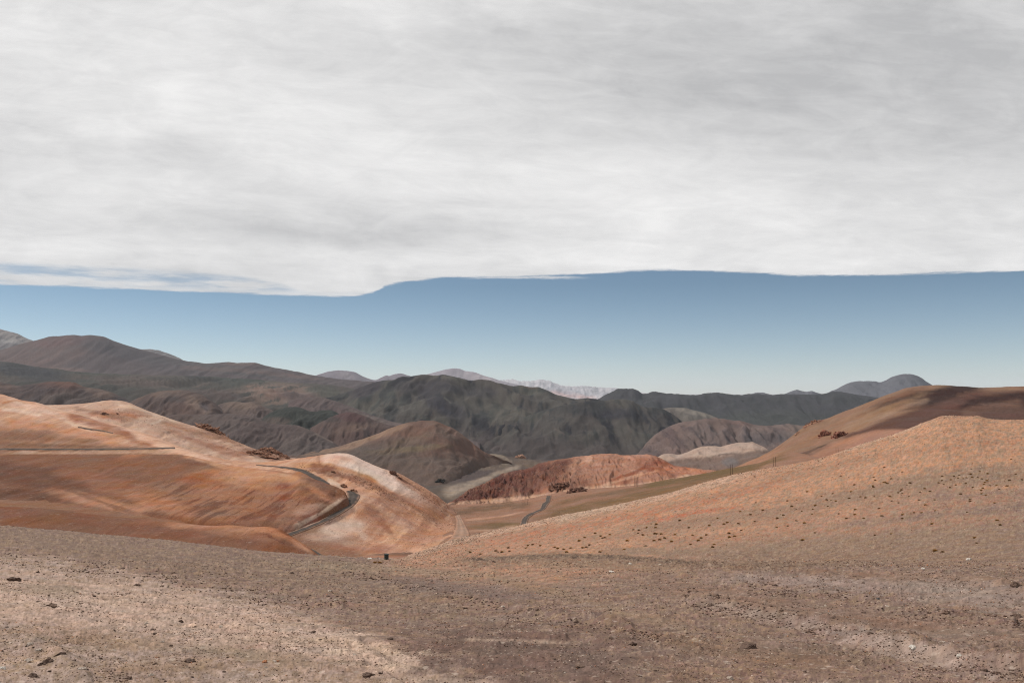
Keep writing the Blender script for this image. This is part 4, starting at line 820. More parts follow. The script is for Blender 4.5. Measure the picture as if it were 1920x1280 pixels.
LIP = [(-420, 945, 110), (0, 985, 112), (100, 993, 113), (200, 1002, 115), (300, 1011, 117), (400, 1022, 119), (480, 1032, 121), (540, 1037, 122), (600, 1041, 123), (660, 1044.5, 124), (720, 1047, 125), (790, 1049, 124), (850, 1050, 122), (900, 1047, 116), (950, 1043, 110), (1000, 1040, 103), (1050, 1038.5, 97),
       (1100, 1039, 91), (1150, 1040.5, 86), (1220, 1045, 78), (1300, 1051, 70), (1380, 1055, 64), (1500, 1057, 58), (1700, 1062, 48), (1920, 1066, 42), (2420, 1075, 36)]
GROUND = S('slope_gravel', [flat([(-420, 1640), (2420, 1640)], 4.6),
   flat([(-420, 1285), (2420, 1285)], 9.5), [(-420, 1180, 13), (300, 1185, 14.5), (900, 1185, 16), (1500, 1185, 15), (2420, 1190, 13.5)],
   [(-420, 1090, 22), (0, 1105, 21), (500, 1118, 26), (900, 1115, 31), (1400, 1115, 25), (2420, 1120, 21)],
   [(-420, 1010, 44), (0, 1035, 44), (300, 1052, 50), (600, 1068, 56), (850, 1075, 60), (1050, 1062, 56), (1300, 1076, 42), (1500, 1081, 36), (1920, 1086, 30), (2420, 1092, 27)],
   LIP,
   [(-420, 1010, 150), (0, 1040, 150), (600, 1085, 160), (850, 1072, 150), (950, 1056, 132), (1050, 1048, 117), (1150, 1047, 106), (1300, 1053, 88), (1500, 1053.5, 75), (1700, 1053, 62), (1920, 1052, 53), (2420, 1050, 46)],
   [(-420, 1100, 190), (0, 1110, 190), (600, 1110, 195), (700, 1085, 195), (780, 1056, 195), (860, 1036, 190), (1000, 1017, 176), (1200, 988, 152), (1500, 955, 122), (1700, 935, 106), (1920, 918, 96), (2420, 880, 84)],
   [(-420, 1150, 230), (0, 1150, 230), (600, 1125, 238), (680, 1085, 240), (735, 1052, 240), (770, 1040, 238), (800, 1029, 236), (835, 1017, 232), (870, 1006, 230), (910, 997, 227), (950, 990, 225), (1000, 978, 221), (1050, 966, 218), (1100, 957, 215), (1150, 947, 212), (1200, 936, 209), (1250, 925, 206), (1310, 907, 203), (1370, 891, 200), (1430, 879, 197),
    (1500, 867, 194), (1540, 858, 192), (1580, 845, 190), (1620, 831, 188), (1660, 819, 185), (1700, 805, 182), (1735, 791, 180), (1752, 785, 178), (1768, 779.5, 177), (1785, 779, 176), (1800, 780, 175), (1830, 779.5, 173), (1850, 784, 172), (1880, 787, 170), (1920, 787, 168), (2000, 791, 164), (2420, 800, 150)]],
  (-20, 1940), (129, 102, 93), M_GROUND, 'stony gravel slope in the foreground rising to the orange slope on the right', 'gravel slope', step=1.45, gully=(0, 40, 6), rough=(0.35, 30), crest_rough=(0.35, 8), wide=(-0.95, 0.95),
  back=((1.25, -0.06), (1.8, -0.22)), near=near_relief, maxsub=190, polar=True, clods=clod_tone,
  bumps=[([(1290, 1122), (1400, 1146), (1500, 1165), (1600, 1186), (1700, 1212), (1800, 1232), (1960, 1262)], 12, 0.16, 0.6), ([(1280, 1068), (1400, 1072), (1560, 1085), (1700, 1092), (1800, 1086), (1960, 1120)], 14, 0.22, 0.5), ([(1330, 1090), (1480, 1098), (1560, 1112), (1700, 1138), (1900, 1165)], 7, 0.12, 0.6),
         ([(640, 1072), (760, 1100), (860, 1118), (960, 1140), (1060, 1165), (1180, 1185)], 8, 0.12, 0.8), ([(0, 1018), (200, 1045), (400, 1082), (560, 1108), (640, 1130)], 8, 0.10, 0.6), ([(0, 1215), (80, 1225), (120, 1250), (160, 1275)], 14, 0.10, 0.5), ([(860, 1198), (960, 1200), (1060, 1203)], 4, 0.05, 0.5),
         ([(680, 1205), (740, 1230), (800, 1255)], 5, -0.04, 0.4), ([(660, 1215), (700, 1240), (760, 1270)], 5, -0.04, 0.4)],
  items=[  # orange slope on the right
         ('below', [(-420, 1400), (700, 1400), (860, 1120), (880, 1048), (1000, 1041), (1150, 1041), (1290, 1050), (2420, 1062)], 3, (129, 102, 93), 1.0, 2),
         ('blob', 1500, 905, 760, 100, -14, (192, 136, 102), 1.0, 0.2), ('blob', 930, 1028, 240, 26, -10, (184, 130, 102), 1.0, 0.2), ('blob', 1880, 850, 330, 70, -4, (190, 136, 102), 0.95, 0.2), ('line', [(1660, 830), (1740, 800), (1800, 792), (1960, 800)], 14, 18, (198, 142, 106), 0.85, 0.3),
         ('line', [(730, 1050), (870, 1008), (1050, 968), (1250, 928), (1430, 882)], 8, 7, (206, 164, 138), 0.85, 0.35), ('line', [(1040, 975), (1110, 958), (1180, 945)], 8, 6, (200, 170, 146), 0.6, 0.5), ('line', [(1560, 850), (1650, 822), (1740, 792)], 4, 4, (206, 166, 138), 0.6, 0.3),
         ('line', [(900, 1020), (1100, 985), (1320, 940), (1480, 900)], 9, 7, (178, 106, 74), 0.65, 0.5), ('line', [(1180, 985), (1300, 960), (1400, 948)], 6, 4, (184, 98, 66), 0.7, 0.4), ('line', [(1240, 950), (1360, 925), (1500, 890), (1640, 862)], 5, 5, (160, 108, 80), 0.5, 0.7), ('line', [(1400, 905), (1600, 862), (1800, 835), (1930, 825)], 5, 6, (166, 112, 82), 0.45, 0.7),
         ('line', [(1150, 1000), (1300, 978), (1450, 960), (1600, 930), (1760, 900), (1940, 880)], 12, 22, (148, 112, 92), 0.85, 0.4), ('line', [(1060, 1012), (1240, 1000), (1420, 978), (1560, 966)], 8, 7, (160, 116, 92), 0.55, 0.5), ('line', [(1560, 935), (1760, 895), (1940, 890)], 10, 20, (134, 108, 90), 0.6, 0.5),
         ('line', [(1200, 1022), (1400, 1000), (1600, 965), (1940, 930)], 7, 10, (178, 124, 96), 0.6, 0.5), ('line', [(1180, 1018), (1300, 1014), (1460, 1005), (1700, 985), (1940, 965)], 9, 12, (164, 118, 94), 0.75, 0.4), ('line', [(1100, 1032), (1300, 1035), (1500, 1025), (1700, 1010), (1940, 998)], 8, 22, (136, 108, 90), 0.85, 0.4), ('line', [(1300, 1048), (1600, 1042), (1940, 1030)], 14, 26, (130, 102, 86), 0.9, 0.4),
         ('line', [(840, 1054), (950, 1050), (1050, 1047), (1150, 1049), (1250, 1056), (1400, 1064), (1520, 1066)], 11, 8, (116, 88, 72), 0.8, 0.7), ('line', [(850, 1050), (950, 1045), (1050, 1041), (1150, 1043), (1220, 1049), (1340, 1056)], 3.5, 4.5, (74, 54, 44), 0.95, 0.6), ('line', [(1340, 1057), (1480, 1059), (1580, 1056)], 3, 3, (96, 72, 58), 0.8, 0.7), ('line', [(1000, 1058), (1140, 1058), (1300, 1070)], 8, 8, (136, 108, 86), 0.6, 0.4),
         # foreground gravel
         ('line', [(-100, 1000), (200, 1032), (400, 1058), (600, 1078), (800, 1120), (900, 1140)], 26, 30, (124, 100, 88), 0.9, 0.3), ('blob', 640, 1062, 130, 10, 3, (136, 118, 98), 0.7, 0.5), ('blob', 800, 1072, 150, 9, 4, (148, 124, 104), 0.6, 0.5),
         ('below', [(-420, 1030), (0, 1040), (150, 1058), (300, 1085), (450, 1115), (560, 1140), (640, 1175), (760, 1232), (860, 1262), (960, 1292), (1200, 1400), (2420, 1900)], 16, (182, 156, 143), 0.95, 22), ('mottle', (150, 124, 100), 0.75, 9, 14, 0.12), ('blob', 120, 1130, 300, 50, 8, (198, 168, 150), 0.8, 0.5), ('blob', 420, 1170, 260, 50, 14, (200, 170, 152), 0.8, 0.5), ('blob', 700, 1225, 120, 34, 18, (206, 176, 156), 0.85, 0.5), ('line', [(680, 1270), (860, 1275), (960, 1285)], 6, 5, (186, 160, 142), 0.6, 0.4),
         ('blob', 180, 1200, 140, 18, 5, (152, 126, 104), 0.6, 0.7), ('blob', 330, 1250, 160, 12, 2, (150, 126, 102), 0.5, 0.7), ('blob', 80, 1105, 90, 10, 4, (140, 120, 98), 0.6, 0.5), ('blob', 500, 1230, 140, 16, 6, (146, 126, 104), 0.6, 0.6), ('mottle', (146, 122, 98), 0.5, 20, 26, 0.2), ('mottle', (112, 88, 76), 0.45, 30, 36, 0.3), ('mottle', (176, 148, 128), 0.4, 24, 30, 0.35),
         ('blob', 1000, 1230, 260, 60, 4, (116, 92, 82), 0.8, 0.5), ('line', [(860, 1197), (960, 1200), (1080, 1205)], 3, 3, (176, 150, 130), 0.6, 0.5), ('blob', 880, 1105, 180, 16, 6, (122, 102, 94), 0.7, 0.5), ('line', [(900, 1080), (1040, 1110), (1180, 1150), (1300, 1180)], 8, 10, (146, 120, 98), 0.55, 0.5),
         ('line', [(1180, 1085), (1350, 1112), (1500, 1140), (1700, 1172), (1940, 1195)], 12, 18, (136, 108, 92), 0.8, 0.4), ('line', [(1330, 1080), (1480, 1088), (1620, 1098), (1760, 1100), (1940, 1130)], 10, 26, (150, 128, 118), 0.75, 0.6), ('blob', 1800, 1110, 140, 30, 8, (148, 128, 116), 0.7, 0.5),
         ('line', [(1290, 1125), (1420, 1150), (1560, 1178), (1700, 1210), (1800, 1228), (1940, 1262)], 11, 18, (152, 130, 118), 0.7, 0.9), ('blob', 1710, 1222, 120, 20, 12, (172, 150, 138), 0.7, 0.8), ('blob', 1450, 1225, 200, 30, 6, (132, 106, 88), 0.6, 0.5), ('blob', 1700, 1080, 200, 8, 2, (142, 110, 90), 0.6, 0.5)])


# ================================================================== roads
M_ROADBED = soil_material('road_bed', 4.0, 0.4, 0.16)


def road(name, S, left, right, label, lift=0.35, n=90, across=10, tone=((84, 74, 68), (150, 116, 96))):
    left = np.array(left, float); right = np.array(right, float)
    k = np.linspace(0, 1, len(left)); kk = np.linspace(0, 1, n)
    L = np.stack([pchip(k, left[:, i], kk) for i in (0, 1)], -1); R = np.stack([pchip(k, right[:, i], kk) for i in (0, 1)], -1)
    P = np.zeros((n, across + 1, 3))
    for i in range(n):
        for j in range(across + 1):
            f = j / across
            P[i, j] = locate(S, *(L[i] * (1 - f) + R[i] * f))
    for _ in range(3):                       # an even road bed
        P[1:-1] = (P[:-2] + 2 * P[1:-1] + P[2:]) / 4
    P[:, :, 2] += lift
    edge = np.abs(np.linspace(-1, 1, across + 1))[None, :, None]
    g = fbm(P[:, :, 0] / 9, P[:, :, 1] / 9, 4, 33)[..., None]
    w = np.clip(sstep(0.62, 0.95, edge + 0.25 * g), 0, 1)
    soil = (alb(tone[0]) * (1 + 0.15 * np.cos(edge * 7))) * (1 - w) + alb(tone[1]) * w
    soil = soil * (1 + 0.2 * g)
    o = mesh_grid(name, P[:, :, 0], P[:, :, 1], P[:, :, 2], soil, M_ROADBED)
    # the edge of the road bed goes down into the slope
    me = o.data; bm = bmesh.new(); bm.from_mesh(me)
    be = [e for e in bm.edges if e.is_boundary]
    r = bmesh.ops.extrude_edge_only(bm, edges=be)
    for v in r['geom']:
        if isinstance(v, bmesh.types.BMVert): v.co.z -= lift + 0.5
    bm.to_mesh(me); bm.free()
    return tag(o, label, 'road', kind='structure')


road('road', HILL_B, [(649, 920), (650, 924), (651, 930), (645, 942), (624, 962), (593, 980), (565, 991), (536, 1001)],
     [(660, 920.5), (670, 925), (675, 930), (668, 943), (637, 965), (600, 983.5), (573, 994.5), (546, 1005)], 'grey asphalt road climbing to a hairpin below the white spur')
road('road', HILL_B, [(480, 871), (507, 873.2), (548, 876.5), (567, 880), (582, 886), (603, 896.5), (619, 907)],
     [(480, 872.3), (507, 875), (546, 880.5), (560, 885.5), (570, 890.5), (585, 898), (608, 909)], 'thin dark road curving round the crest of the red flank')
road('road', HILL_B, [(-60, 839.5), (60, 840.5), (150, 841), (240, 840.5), (328, 838.5)], [(-60, 843.5), (60, 844), (150, 844), (240, 843), (328, 841)], 'straight dark road cut along the left orange hillside', n=120)
road('road', HILL_B, [(586, 1029), (595, 1035), (606, 1042)], [(578, 1031), (588, 1038), (598, 1045)], 'short end of road showing at the foot of the brown spur', n=24)
road('road', VALLEY, [(1024, 930), (1023, 935), (1023, 939), (1015, 945), (1013, 953), (1005, 957.5), (998, 960.5), (987, 965), (978, 973), (976, 980), (973, 989)],
     [(1034, 929), (1032, 935), (1031.5, 940), (1027, 946), (1023, 953), (1013, 958.5), (1004, 962.5), (995, 968), (990, 974), (989, 981), (989, 989)], 'dark winding road on the valley floor below the striped hill')
road('road', HILL_B, [(146, 799.5), (165, 803), (190, 806.5), (212, 811.5)], [(146, 801.5), (165, 805.5), (190, 808.5), (212, 813)], 'short dark stretch of road high on the left orange slope', n=40)


road('path', VALLEY, [(852, 966), (856, 976), (855, 987), (850, 1000), (846, 1007), (832, 1019), (815, 1029)], [(862, 965), (868, 976), (875, 989), (881, 1002), (869, 1012), (845, 1022), (822, 1032)], 'pale dirt track running down to the gully floor', lift=0.15, n=60, tone=((160, 128, 108), (168, 126, 102)))

# ================================================================== stones, grass, rocks
def cut_rock(seed, sub=3, cuts=11, squash=(1, 0.8, 0.6), rough=0.06):
    rg = np.random.default_rng(seed)
    bm = bmesh.new(); bmesh.ops.create_icosphere(bm, subdivisions=sub, radius=1.0)
    pl = []
    for _ in range(cuts):
        n = rg.normal(size=3); n /= np.linalg.norm(n); pl.append((n, rg.uniform(0.55, 0.92)))
    for v in bm.verts:
        p = np.array(v.co)
        for n, d in pl:
            e = p @ n - d
            if e > 0: p = p - n * e * 0.95
        p = p * (1 + rough * float(pn(p[0] * 1.9 + seed, p[1] * 1.9 + p[2] * 1.7)) + rough * 0.6 * float(pn(p[0] * 6 + seed, p[2] * 6 + p[1] * 4)))
        v.co = p * np.array(squash)
    return bm


STONE_COL = {'dark': (112, 90, 78), 'brown': (140, 114, 98), 'pale': (206, 188, 172), 'orange': (196, 132, 92), 'white': (236, 226, 214), 'grey': (120, 118, 118)}
STONE_MAT = {k: plain_material('stone_' + k, alb(c), 0.92, 0.5, 0.3) for k, c in STONE_COL.items()}
STONE_MESH = {}
for kname in STONE_COL:
    for i in range(5):
        bm = cut_rock(100 + i, 4, 9 + i, (1, 0.75 + 0.07 * i, 0.42 + 0.07 * i), 0.32)
        me = bpy.data.meshes.new('stone_' + kname); bm.to_mesh(me); bm.free()
        me.materials.append(STONE_MAT[kname]); STONE_MESH[kname, i] = me


def stone(px, py, wpx, kname, label, group=None, S=None, i=None, sink=0.5):
    S = S or GROUND
    P = locate(S, px, py)
    i = RNG.integers(0, 5) if i is None else i
    o = bpy.data.objects.new('stone', STONE_MESH[kname, int(i)]); COL.objects.link(o)
    r = wpx * P.y / FOC / 2
    o.location = P + Vector((0, 0, r * (0.55 - sink)))
    o.rotation_euler = (RNG.uniform(-.3, .3), RNG.uniform(-.3, .3), RNG.uniform(0, 6.28))
    o.scale = (r, r * RNG.uniform(.8, 1.1), r * RNG.uniform(.75, 1.1))
    return tag(o, label, 'stone', group)


for args in [(97, 1136, 26, 'brown', 'rough brown clod standing alone on the pale gravel at far left'), (26, 1088, 34, 'dark', 'low dark clod at the left edge just below the dark gravel band'), (256, 1097, 17, 'dark', 'dark pointed stone on the upper part of the pale gravel'),
             (51, 1239, 17, 'pale', 'pale rounded stone near the lower left corner beside the dark clods'), (156, 1254, 16, 'pale', 'pale flat stone right of the dark clods at lower left'), (61, 1268, 24, 'dark', 'dark rounded clod on the bottom edge at lower left'), (4, 1253, 14, 'white', 'white stone cut by the left edge near the bottom'),
             (496, 1240, 11, 'orange', 'bigger of two orange stones on the lower left gravel'), (520, 1239, 8, 'orange', 'smaller of two orange stones on the lower left gravel'), (57, 1208, 14, 'pale', 'pale pink stone among small clods left of the rutted clods'), (115, 1225, 22, 'dark', 'dark broken clod at the left end of the lower rut'),
             (90, 1240, 26, 'dark', 'long dark clod along the rut at lower left'), (357, 1240, 20, 'dark', 'dark crumbling clod alone at the bottom left of centre'), (240, 1272, 16, 'dark', 'dark clod at the bottom edge below the orange stones'), (586, 1186, 13, 'dark', 'dark clod on the pale gravel left of the tyre ruts'),
             (731, 1197, 10, 'dark', 'black pointed stone at the top of the tyre ruts'), (690, 1266, 30, 'dark', 'dark heap of clod at the bottom edge under the tyre ruts'), (995, 1142, 16, 'dark', 'upright brown stone in the middle of the gravel slope'), (1008, 1143, 10, 'brown', 'small brown stone beside the upright brown stone'),
             (1080, 1166, 12, 'dark', 'dark round stone in the row of clods right of centre'), (1186, 1209, 18, 'dark', 'dark wedge shaped stone standing alone right of centre'), (1089, 1250, 22, 'brown', 'brown angular stone near the bottom of the picture'), (1405, 1214, 34, 'dark', 'biggest dark brown broken clod on the lower right gravel'),
             (1332, 1135, 17, 'dark', 'dark clod on the lower berm right of the tracks'), (1290, 1117, 20, 'brown', 'tilted flat brown slab at the start of the lower berm'), (1632, 1186, 14, 'dark', 'dark blocky clod at the edge of the track on the right'), (1576, 1182, 9, 'dark', 'small black stone on the lower berm'),
             (1711, 1213, 14, 'white', 'white crumbly stone on the pale lower berm'), (1800, 1229, 13, 'white', 'white flat stone at the right end of the pale berm'), (1908, 1157, 22, 'dark', 'dark rounded clod at the right edge of the picture'), (1646, 1122, 8, 'grey', 'grey rounded stone on the upper berm'), (1776, 1150, 18, 'brown', 'pinkish crumbly clod between the berms on the right'),
             (1905, 1098, 24, 'dark', 'dark jagged clod near the right edge on the upper berm'), (1817, 1049, 11, 'white', 'white flat stone below the ochre tussock on the right'), (1731, 1066, 9, 'white', 'white stone on the brown gravel left of the flat white stone'), (1370, 1272, 16, 'pale', 'pale round stone on the bottom edge right of centre'),
             (1181, 1057, 8, 'white', 'white stone on the gravel below the dark bank'), (1238, 1059, 12, 'pale', 'pale flat rock under the dark bank in the middle'), (1148, 1072, 11, 'white', 'thin white stone on the gravel left below the bank'), (925, 1053, 8, 'dark', 'dark rock on the lip left of the dark bank'), (900, 1049, 10, 'dark', 'dark blocky rock at the crest left end of the bank'),
             (693, 1047.5, 8, 'white', 'white stone on the gravel rim left of the dark drum'), (712, 1047.5, 5, 'white', 'small white stone right beside the bigger white rim stone'), (1852, 1203, 8, 'dark', 'small dark stone alone on the gravel between right berm and edge'), (1592, 1239, 8, 'dark', 'small black stone low on the right gravel'), (1846, 1257, 15, 'dark', 'dark clod on the bottom right gravel slope'),
             (71, 1218, 12, 'pale', 'pale pink pebble above the long dark clod')]:
    stone(*args)

ZONES = [('lower left', 'on the pale gravel at lower left', (-5, 1060, 640, 1279), 100, (('dark', .55), ('brown', .25), ('pale', .2))),
         ('middle', 'on the brown gravel in the lower middle', (560, 1090, 1260, 1279), 62, (('dark', .55), ('brown', .3), ('pale', .15))),
         ('right', 'on the tracked gravel at lower right', (1240, 1085, 1925, 1279), 60, (('dark', .6), ('brown', .2), ('pale', .2)))]
WORD = {'dark': 'small dark brown', 'brown': 'small dull brown', 'pale': 'small pale'}
for zn, where, (xa, ya, xb, yb), n, mixk in ZONES:
    for _ in range(n):
        kname = random.choices([m[0] for m in mixk], [m[1] for m in mixk])[0]
        px_ = random.uniform(xa, xb); py_ = random.uniform(ya, yb)
        stone(px_, py_, 4.5 + 5.5 * random.random() ** 2.2, kname, f'{WORD[kname]} stone lying {where}', f'{WORD[kname]} stones {where}')


def tussock_mesh(seed, ochre):
    rg = random.Random(seed); bm = bmesh.new()
    bmesh.ops.create_icosphere(bm, subdivisions=2, radius=1.0)
    for v in bm.verts:
        f = 1 + 0.35 * float(pn(v.co.x * 1.7 + seed, v.co.y * 1.7 + v.co.z))
        v.co = Vector((v.co.x * f * 0.9, v.co.y * f * 0.9, max(-0.15, v.co.z * 0.45 * f)))
    nb = len(bm.faces)
    for _ in range(150):
        a = rg.uniform(0, 6.28); r = rg.random() ** 0.6 * 0.85
        b = Vector((r * math.cos(a), r * math.sin(a), 0.38 * math.sqrt(max(0, 1 - r * r))))
        d = Vector((math.cos(a) * r * .8 + rg.uniform(-.3, .3), math.sin(a) * r * .8 + rg.uniform(-.3, .3), rg.uniform(.5, 1))).normalized()
        s = d.cross(Vector((0, 0, 1)) + Vector((rg.uniform(-.3, .3), rg.uniform(-.3, .3), 0))).normalized() * 0.06
        L = rg.uniform(.25, .5)
        bm.faces.new([bm.verts.new(b - s), bm.verts.new(b + s), bm.verts.new(b + d * L)])
    me = bpy.data.meshes.new('grass_tussock'); bm.to_mesh(me); bm.free()
    me.materials.append(M_TUFT_BASE); me.materials.append(M_TUFT[ochre])
    for i, p in enumerate(me.polygons): p.material_index = 0 if i < nb else 1
    return me


M_TUFT_BASE = plain_material('tussock_base', alb((98, 72, 40)), 1.0, 0.3, 0.3)  # dark cushion, the shadow under the blades put into its colour
M_TUFT = {0: plain_material('tussock_blades_brown', alb((146, 106, 54)), 0.9, 0.3, 0.3), 1: plain_material('tussock_blades_ochre', alb((190, 138, 50)), 0.9, 0.3, 0.3)}
TUFT = [[tussock_mesh(s_, oc) for s_ in range(3)] for oc in (0, 1)]


def tussock(px, py, wpx, oc, label, group=None):
    P = locate(GROUND, px, py)
    o = bpy.data.objects.new('grass_tussock', TUFT[oc][random.randrange(3)]); COL.objects.link(o)
    r = wpx * P.y / FOC / 2
    o.location = P + Vector((0, 0, 0.05 * r)); o.rotation_euler.z = random.uniform(0, 6.28)
    o.scale = (r, r, r * random.uniform(0.8, 1.15))
    return tag(o, label, 'grass tussock', group)


tussock(703, 1055.5, 9, 1, 'bright ochre tussock on the gravel rim below the dark drum, left of a pair')
tussock(712, 1055.5, 9, 1, 'bright ochre tussock on the gravel rim below the dark drum, right of a pair')
tussock(1753.5, 1033, 11, 1, 'biggest ochre tussock low on the right slope above white stones')
tussock(1768, 1034.5, 7, 0, 'small brown tussock touching the biggest ochre one')
tussock(1505.5, 1012.5, 9, 1, 'lone ochre tussock between the orange and the brown gravel')
R8 = [(125,365),(130,318),(148,393),(120,398),(170,385),(205,403),(85,335),(20,345),(65,370),(245,300),(290,335),(308,372),(335,398),(298,417),(350,385),(375,370),(390,325),(405,430),(413,417),(430,290),(460,318),(477,310),(485,363),(487,382),(512,377),(530,315),(545,348),(540,257),(590,272),(610,305),(650,250),(720,290),(717,333),(772,327),(750,275),(812,302),(852,313),(840,255),(890,270),(905,228),(893,245),(903,360),(790,232),(770,205),(815,200),(935,183),(1005,207),(1020,268),(1057,290),(1070,193),(1080,160),(1100,247),(1097,272),(1140,290),(1125,185),(1150,190),(1185,132),(1187,138),(1215,242),(1228,278),(1195,372),(1268,183),(1310,165),(1325,152),(1328,168),(1318,157),(1328,290),(1330,272),(1352,127),(1365,118),(1385,262),(1423,262),(1410,200),(1437,145),(1440,225),(1462,158),(1473,317),(1485,200),(1488,253),(1505,117),(1522,85),(1530,125),(1560,140),(1565,102),(1580,85),(1590,128),(1605,80),(1600,95),(1612,172),(1625,97),(1640,92),(1637,120),(1645,260),(1660,75),(1668,90),(1672,140),(1658,198),(1658,208),(1690,410),(1705,62),(1712,155),(1714,170),(1715,98),(1725,125),(1735,178),(1743,72),(1755,130),(1720,143),(1778,215),(1788,130),(1800,148),(1805,322),(1838,133),(1850,105),(1880,75),(1790,300),(1730,115),(1740,107),(1910,102),(1245,115),(1260,120),(1680,385),(865,160),(990,170),(960,200),(1275,365)]
R7 = [(805,778),(795,795),(840,772),(895,780),(665,795),(575,818),(590,825),(620,825),(675,820),(465,840),(390,825),(1000,790),(1020,800),(1065,805),(1115,797),(1200,795),(1225,790),(1250,775),(1175,745),(1215,720),(1330,710),(1345,725),(1360,722),(1290,690),(1395,700),(1600,690),(1635,703),(1605,668),(1730,625),(1725,650),(1735,695),(1765,695),(1715,742),(1755,738),(1790,725),(1840,750),(1865,700),(1655,782),(1520,745),(1500,808),(1325,825),(1085,825)]
for x_, y_ in [(1180 + a / 2.595, 860 + b / 2.595) for a, b in R8] + [(780 + a / 3.84, 820 + b / 3.84) for a, b in R7]:
    oc = 1 if random.random() < 0.6 else 0
    big = 3.6 + 2.0 * random.random() + (y_ - 880) / 70
    if x_ < 1060: reg = 'low on the slope above the dark bank'
    elif x_ < 1400: reg = 'on the middle of the right slope'
    else: reg = 'high on the right slope'
    nm = 'ochre' if oc else 'brown'
    tussock(x_, y_, big, oc, f'small {nm} grass tussock growing {reg}', f'{nm} tussocks {reg}')
for _ in range(30):
    x_ = random.gauss(1560, 220); y_ = 1000 - (x_ - 1200) * 0.17 + random.gauss(-6, 16)
    if x_ < 1400 or x_ > 1918: continue
    tussock(x_, y_, 3.5 + random.random() * 2, 0, 'small brown grass tussock growing high on the right slope', 'brown tussocks high on the right slope')


# gravel too small to count, in one mesh per kind of ground
def gravel(name, label, n, where, sizes, cols, seed, S=GROUND):
    rg = np.random.default_rng(seed)
    px, py = proj(S.X, S.Y, S.Z)
    Qm = np.maximum.accumulate(S.Q, axis=0)
    ok = (S.Q >= Qm - 1e-5) & where(px, py)
    ii, jj = np.nonzero(ok)
    wgt = np.clip(0.55 + 0.9 * fbm(S.t[jj] * 14, np.log(S.Y[ii, jj]) * 7, 4, seed), 0.03, 3)
    pick = rg.choice(len(ii), n, p=wgt / wgt.sum())
    ii, jj = ii[pick], jj[pick]
    base = np.stack([S.X[ii, jj], S.Y[ii, jj], S.Z[ii, jj]], -1)
    shapes = []
    for i in range(10):
        bm = bmesh.new(); vs = rg.normal(size=(11, 3)); vs /= np.linalg.norm(vs, axis=1)[:, None]
        vs *= np.array([1, .8, .6]) * rg.uniform(.8, 1.1, (11, 1))
        for v in vs: bm.verts.new(v)
        bmesh.ops.convex_hull(bm, input=bm.verts)
        for v in [v for v in bm.verts if not v.link_faces]: bm.verts.remove(v)
        bmesh.ops.triangulate(bm, faces=bm.faces)
        bm.verts.ensure_lookup_table(); bm.verts.index_update()
        shapes.append((np.array([v.co for v in bm.verts]), np.array([[v.index for v in f.verts] for f in bm.faces]))); bm.free()
    V, F, Cc = [], [], []
    off = 0
    palette = np.array([alb(c) for c, _ in cols]); pw = np.array([w for _, w in cols], float); pw /= pw.sum()
    sh = rg.integers(0, 10, n); ci = rg.choice(len(cols), n, p=pw)
    spx = sizes[0] + (sizes[1] - sizes[0]) * rg.random(n) ** 2.6
    for k in range(n):
        v, f = shapes[sh[k]]
        a = rg.uniform(0, 6.28); ca, sa = math.cos(a), math.sin(a)
        r = spx[k] * base[k, 1] / FOC / 2
        w = v * r * np.array([1, 1, rg.uniform(.7, 1.1)])
        w = np.stack([w[:, 0] * ca - w[:, 1] * sa, w[:, 0] * sa + w[:, 1] * ca, w[:, 2] + r * 0.25], -1) + base[k]
        V.append(w); F.append(f + off); off += len(v)
        Cc.append(np.repeat((palette[ci[k]] * rg.uniform(.75, 1.25))[None], len(v), 0))
    V = np.concatenate(V).astype(np.float32); F = np.concatenate(F).astype(np.int32); Cc = np.concatenate(Cc)
    me = bpy.data.meshes.new(name)
    me.vertices.add(len(V)); me.vertices.foreach_set('co', V.ravel())
    me.loops.add(F.size); me.loops.foreach_set('vertex_index', F.ravel())
    me.polygons.add(len(F)); me.polygons.foreach_set('loop_start', np.arange(0, F.size, 3, dtype=np.int32))
    me.update(calc_edges=True)
    a = me.attributes.new('soil', 'FLOAT_COLOR', 'POINT')
    rgba = np.ones((len(V), 4), np.float32); rgba[:, :3] = Cc
    a.data.foreach_set('color', rgba.ravel())
    me.materials.append(M_PEBBLE)
    o = bpy.data.objects.new(name, me); COL.objects.link(o)
    return tag(o, label, 'gravel', kind='stuff')


M_PEBBLE = soil_material('pebbles', 0.2, 0.3, 0.10)
gravel('gravel', 'loose dark and pale gravel strewn over the foreground', 40000, lambda px, py: (py > 1050) & (py < 1300) & (px > -220) & (px < 2140), (0.9, 4.6),
       [((104, 80, 68), 4), ((132, 104, 88), 4), ((164, 134, 114), 3), ((214, 192, 174), 1.6), ((186, 130, 96), 0.6)], 5)
gravel('gravel', 'fine gravel along the far rim of the foreground', 5000, lambda px, py: (py > 985) & (py <= 1062) & (px > -40) & (px < 900), (1.0, 2.4),
       [((92, 76, 68), 5), ((128, 106, 94), 3), ((180, 160, 144), 1.2)], 6)
gravel('gravel', 'pale and rusty gravel on the orange slope', 9000, lambda px, py: (py > 775) & (py < 1062) & (px > 720) & (px < 1980), (0.9, 2.8),
       [((226, 190, 164), 3), ((120, 78, 58), 3.2), ((168, 112, 84), 3)], 8)
gravel('gravel', 'pale rubble along the crest line of the orange slope', 2600, lambda px, py: (py < 1055) & (px > 730) & (px < 1800) & (np.abs(py - np.interp(px, [735, 870, 1050, 1250, 1500, 1700, 1800], [1050, 1007, 968, 929, 869, 806, 782])) < 9), (1.2, 3.2),
       [((236, 206, 184), 5), ((110, 78, 62), 1.5), ((190, 140, 112), 2)], 9)
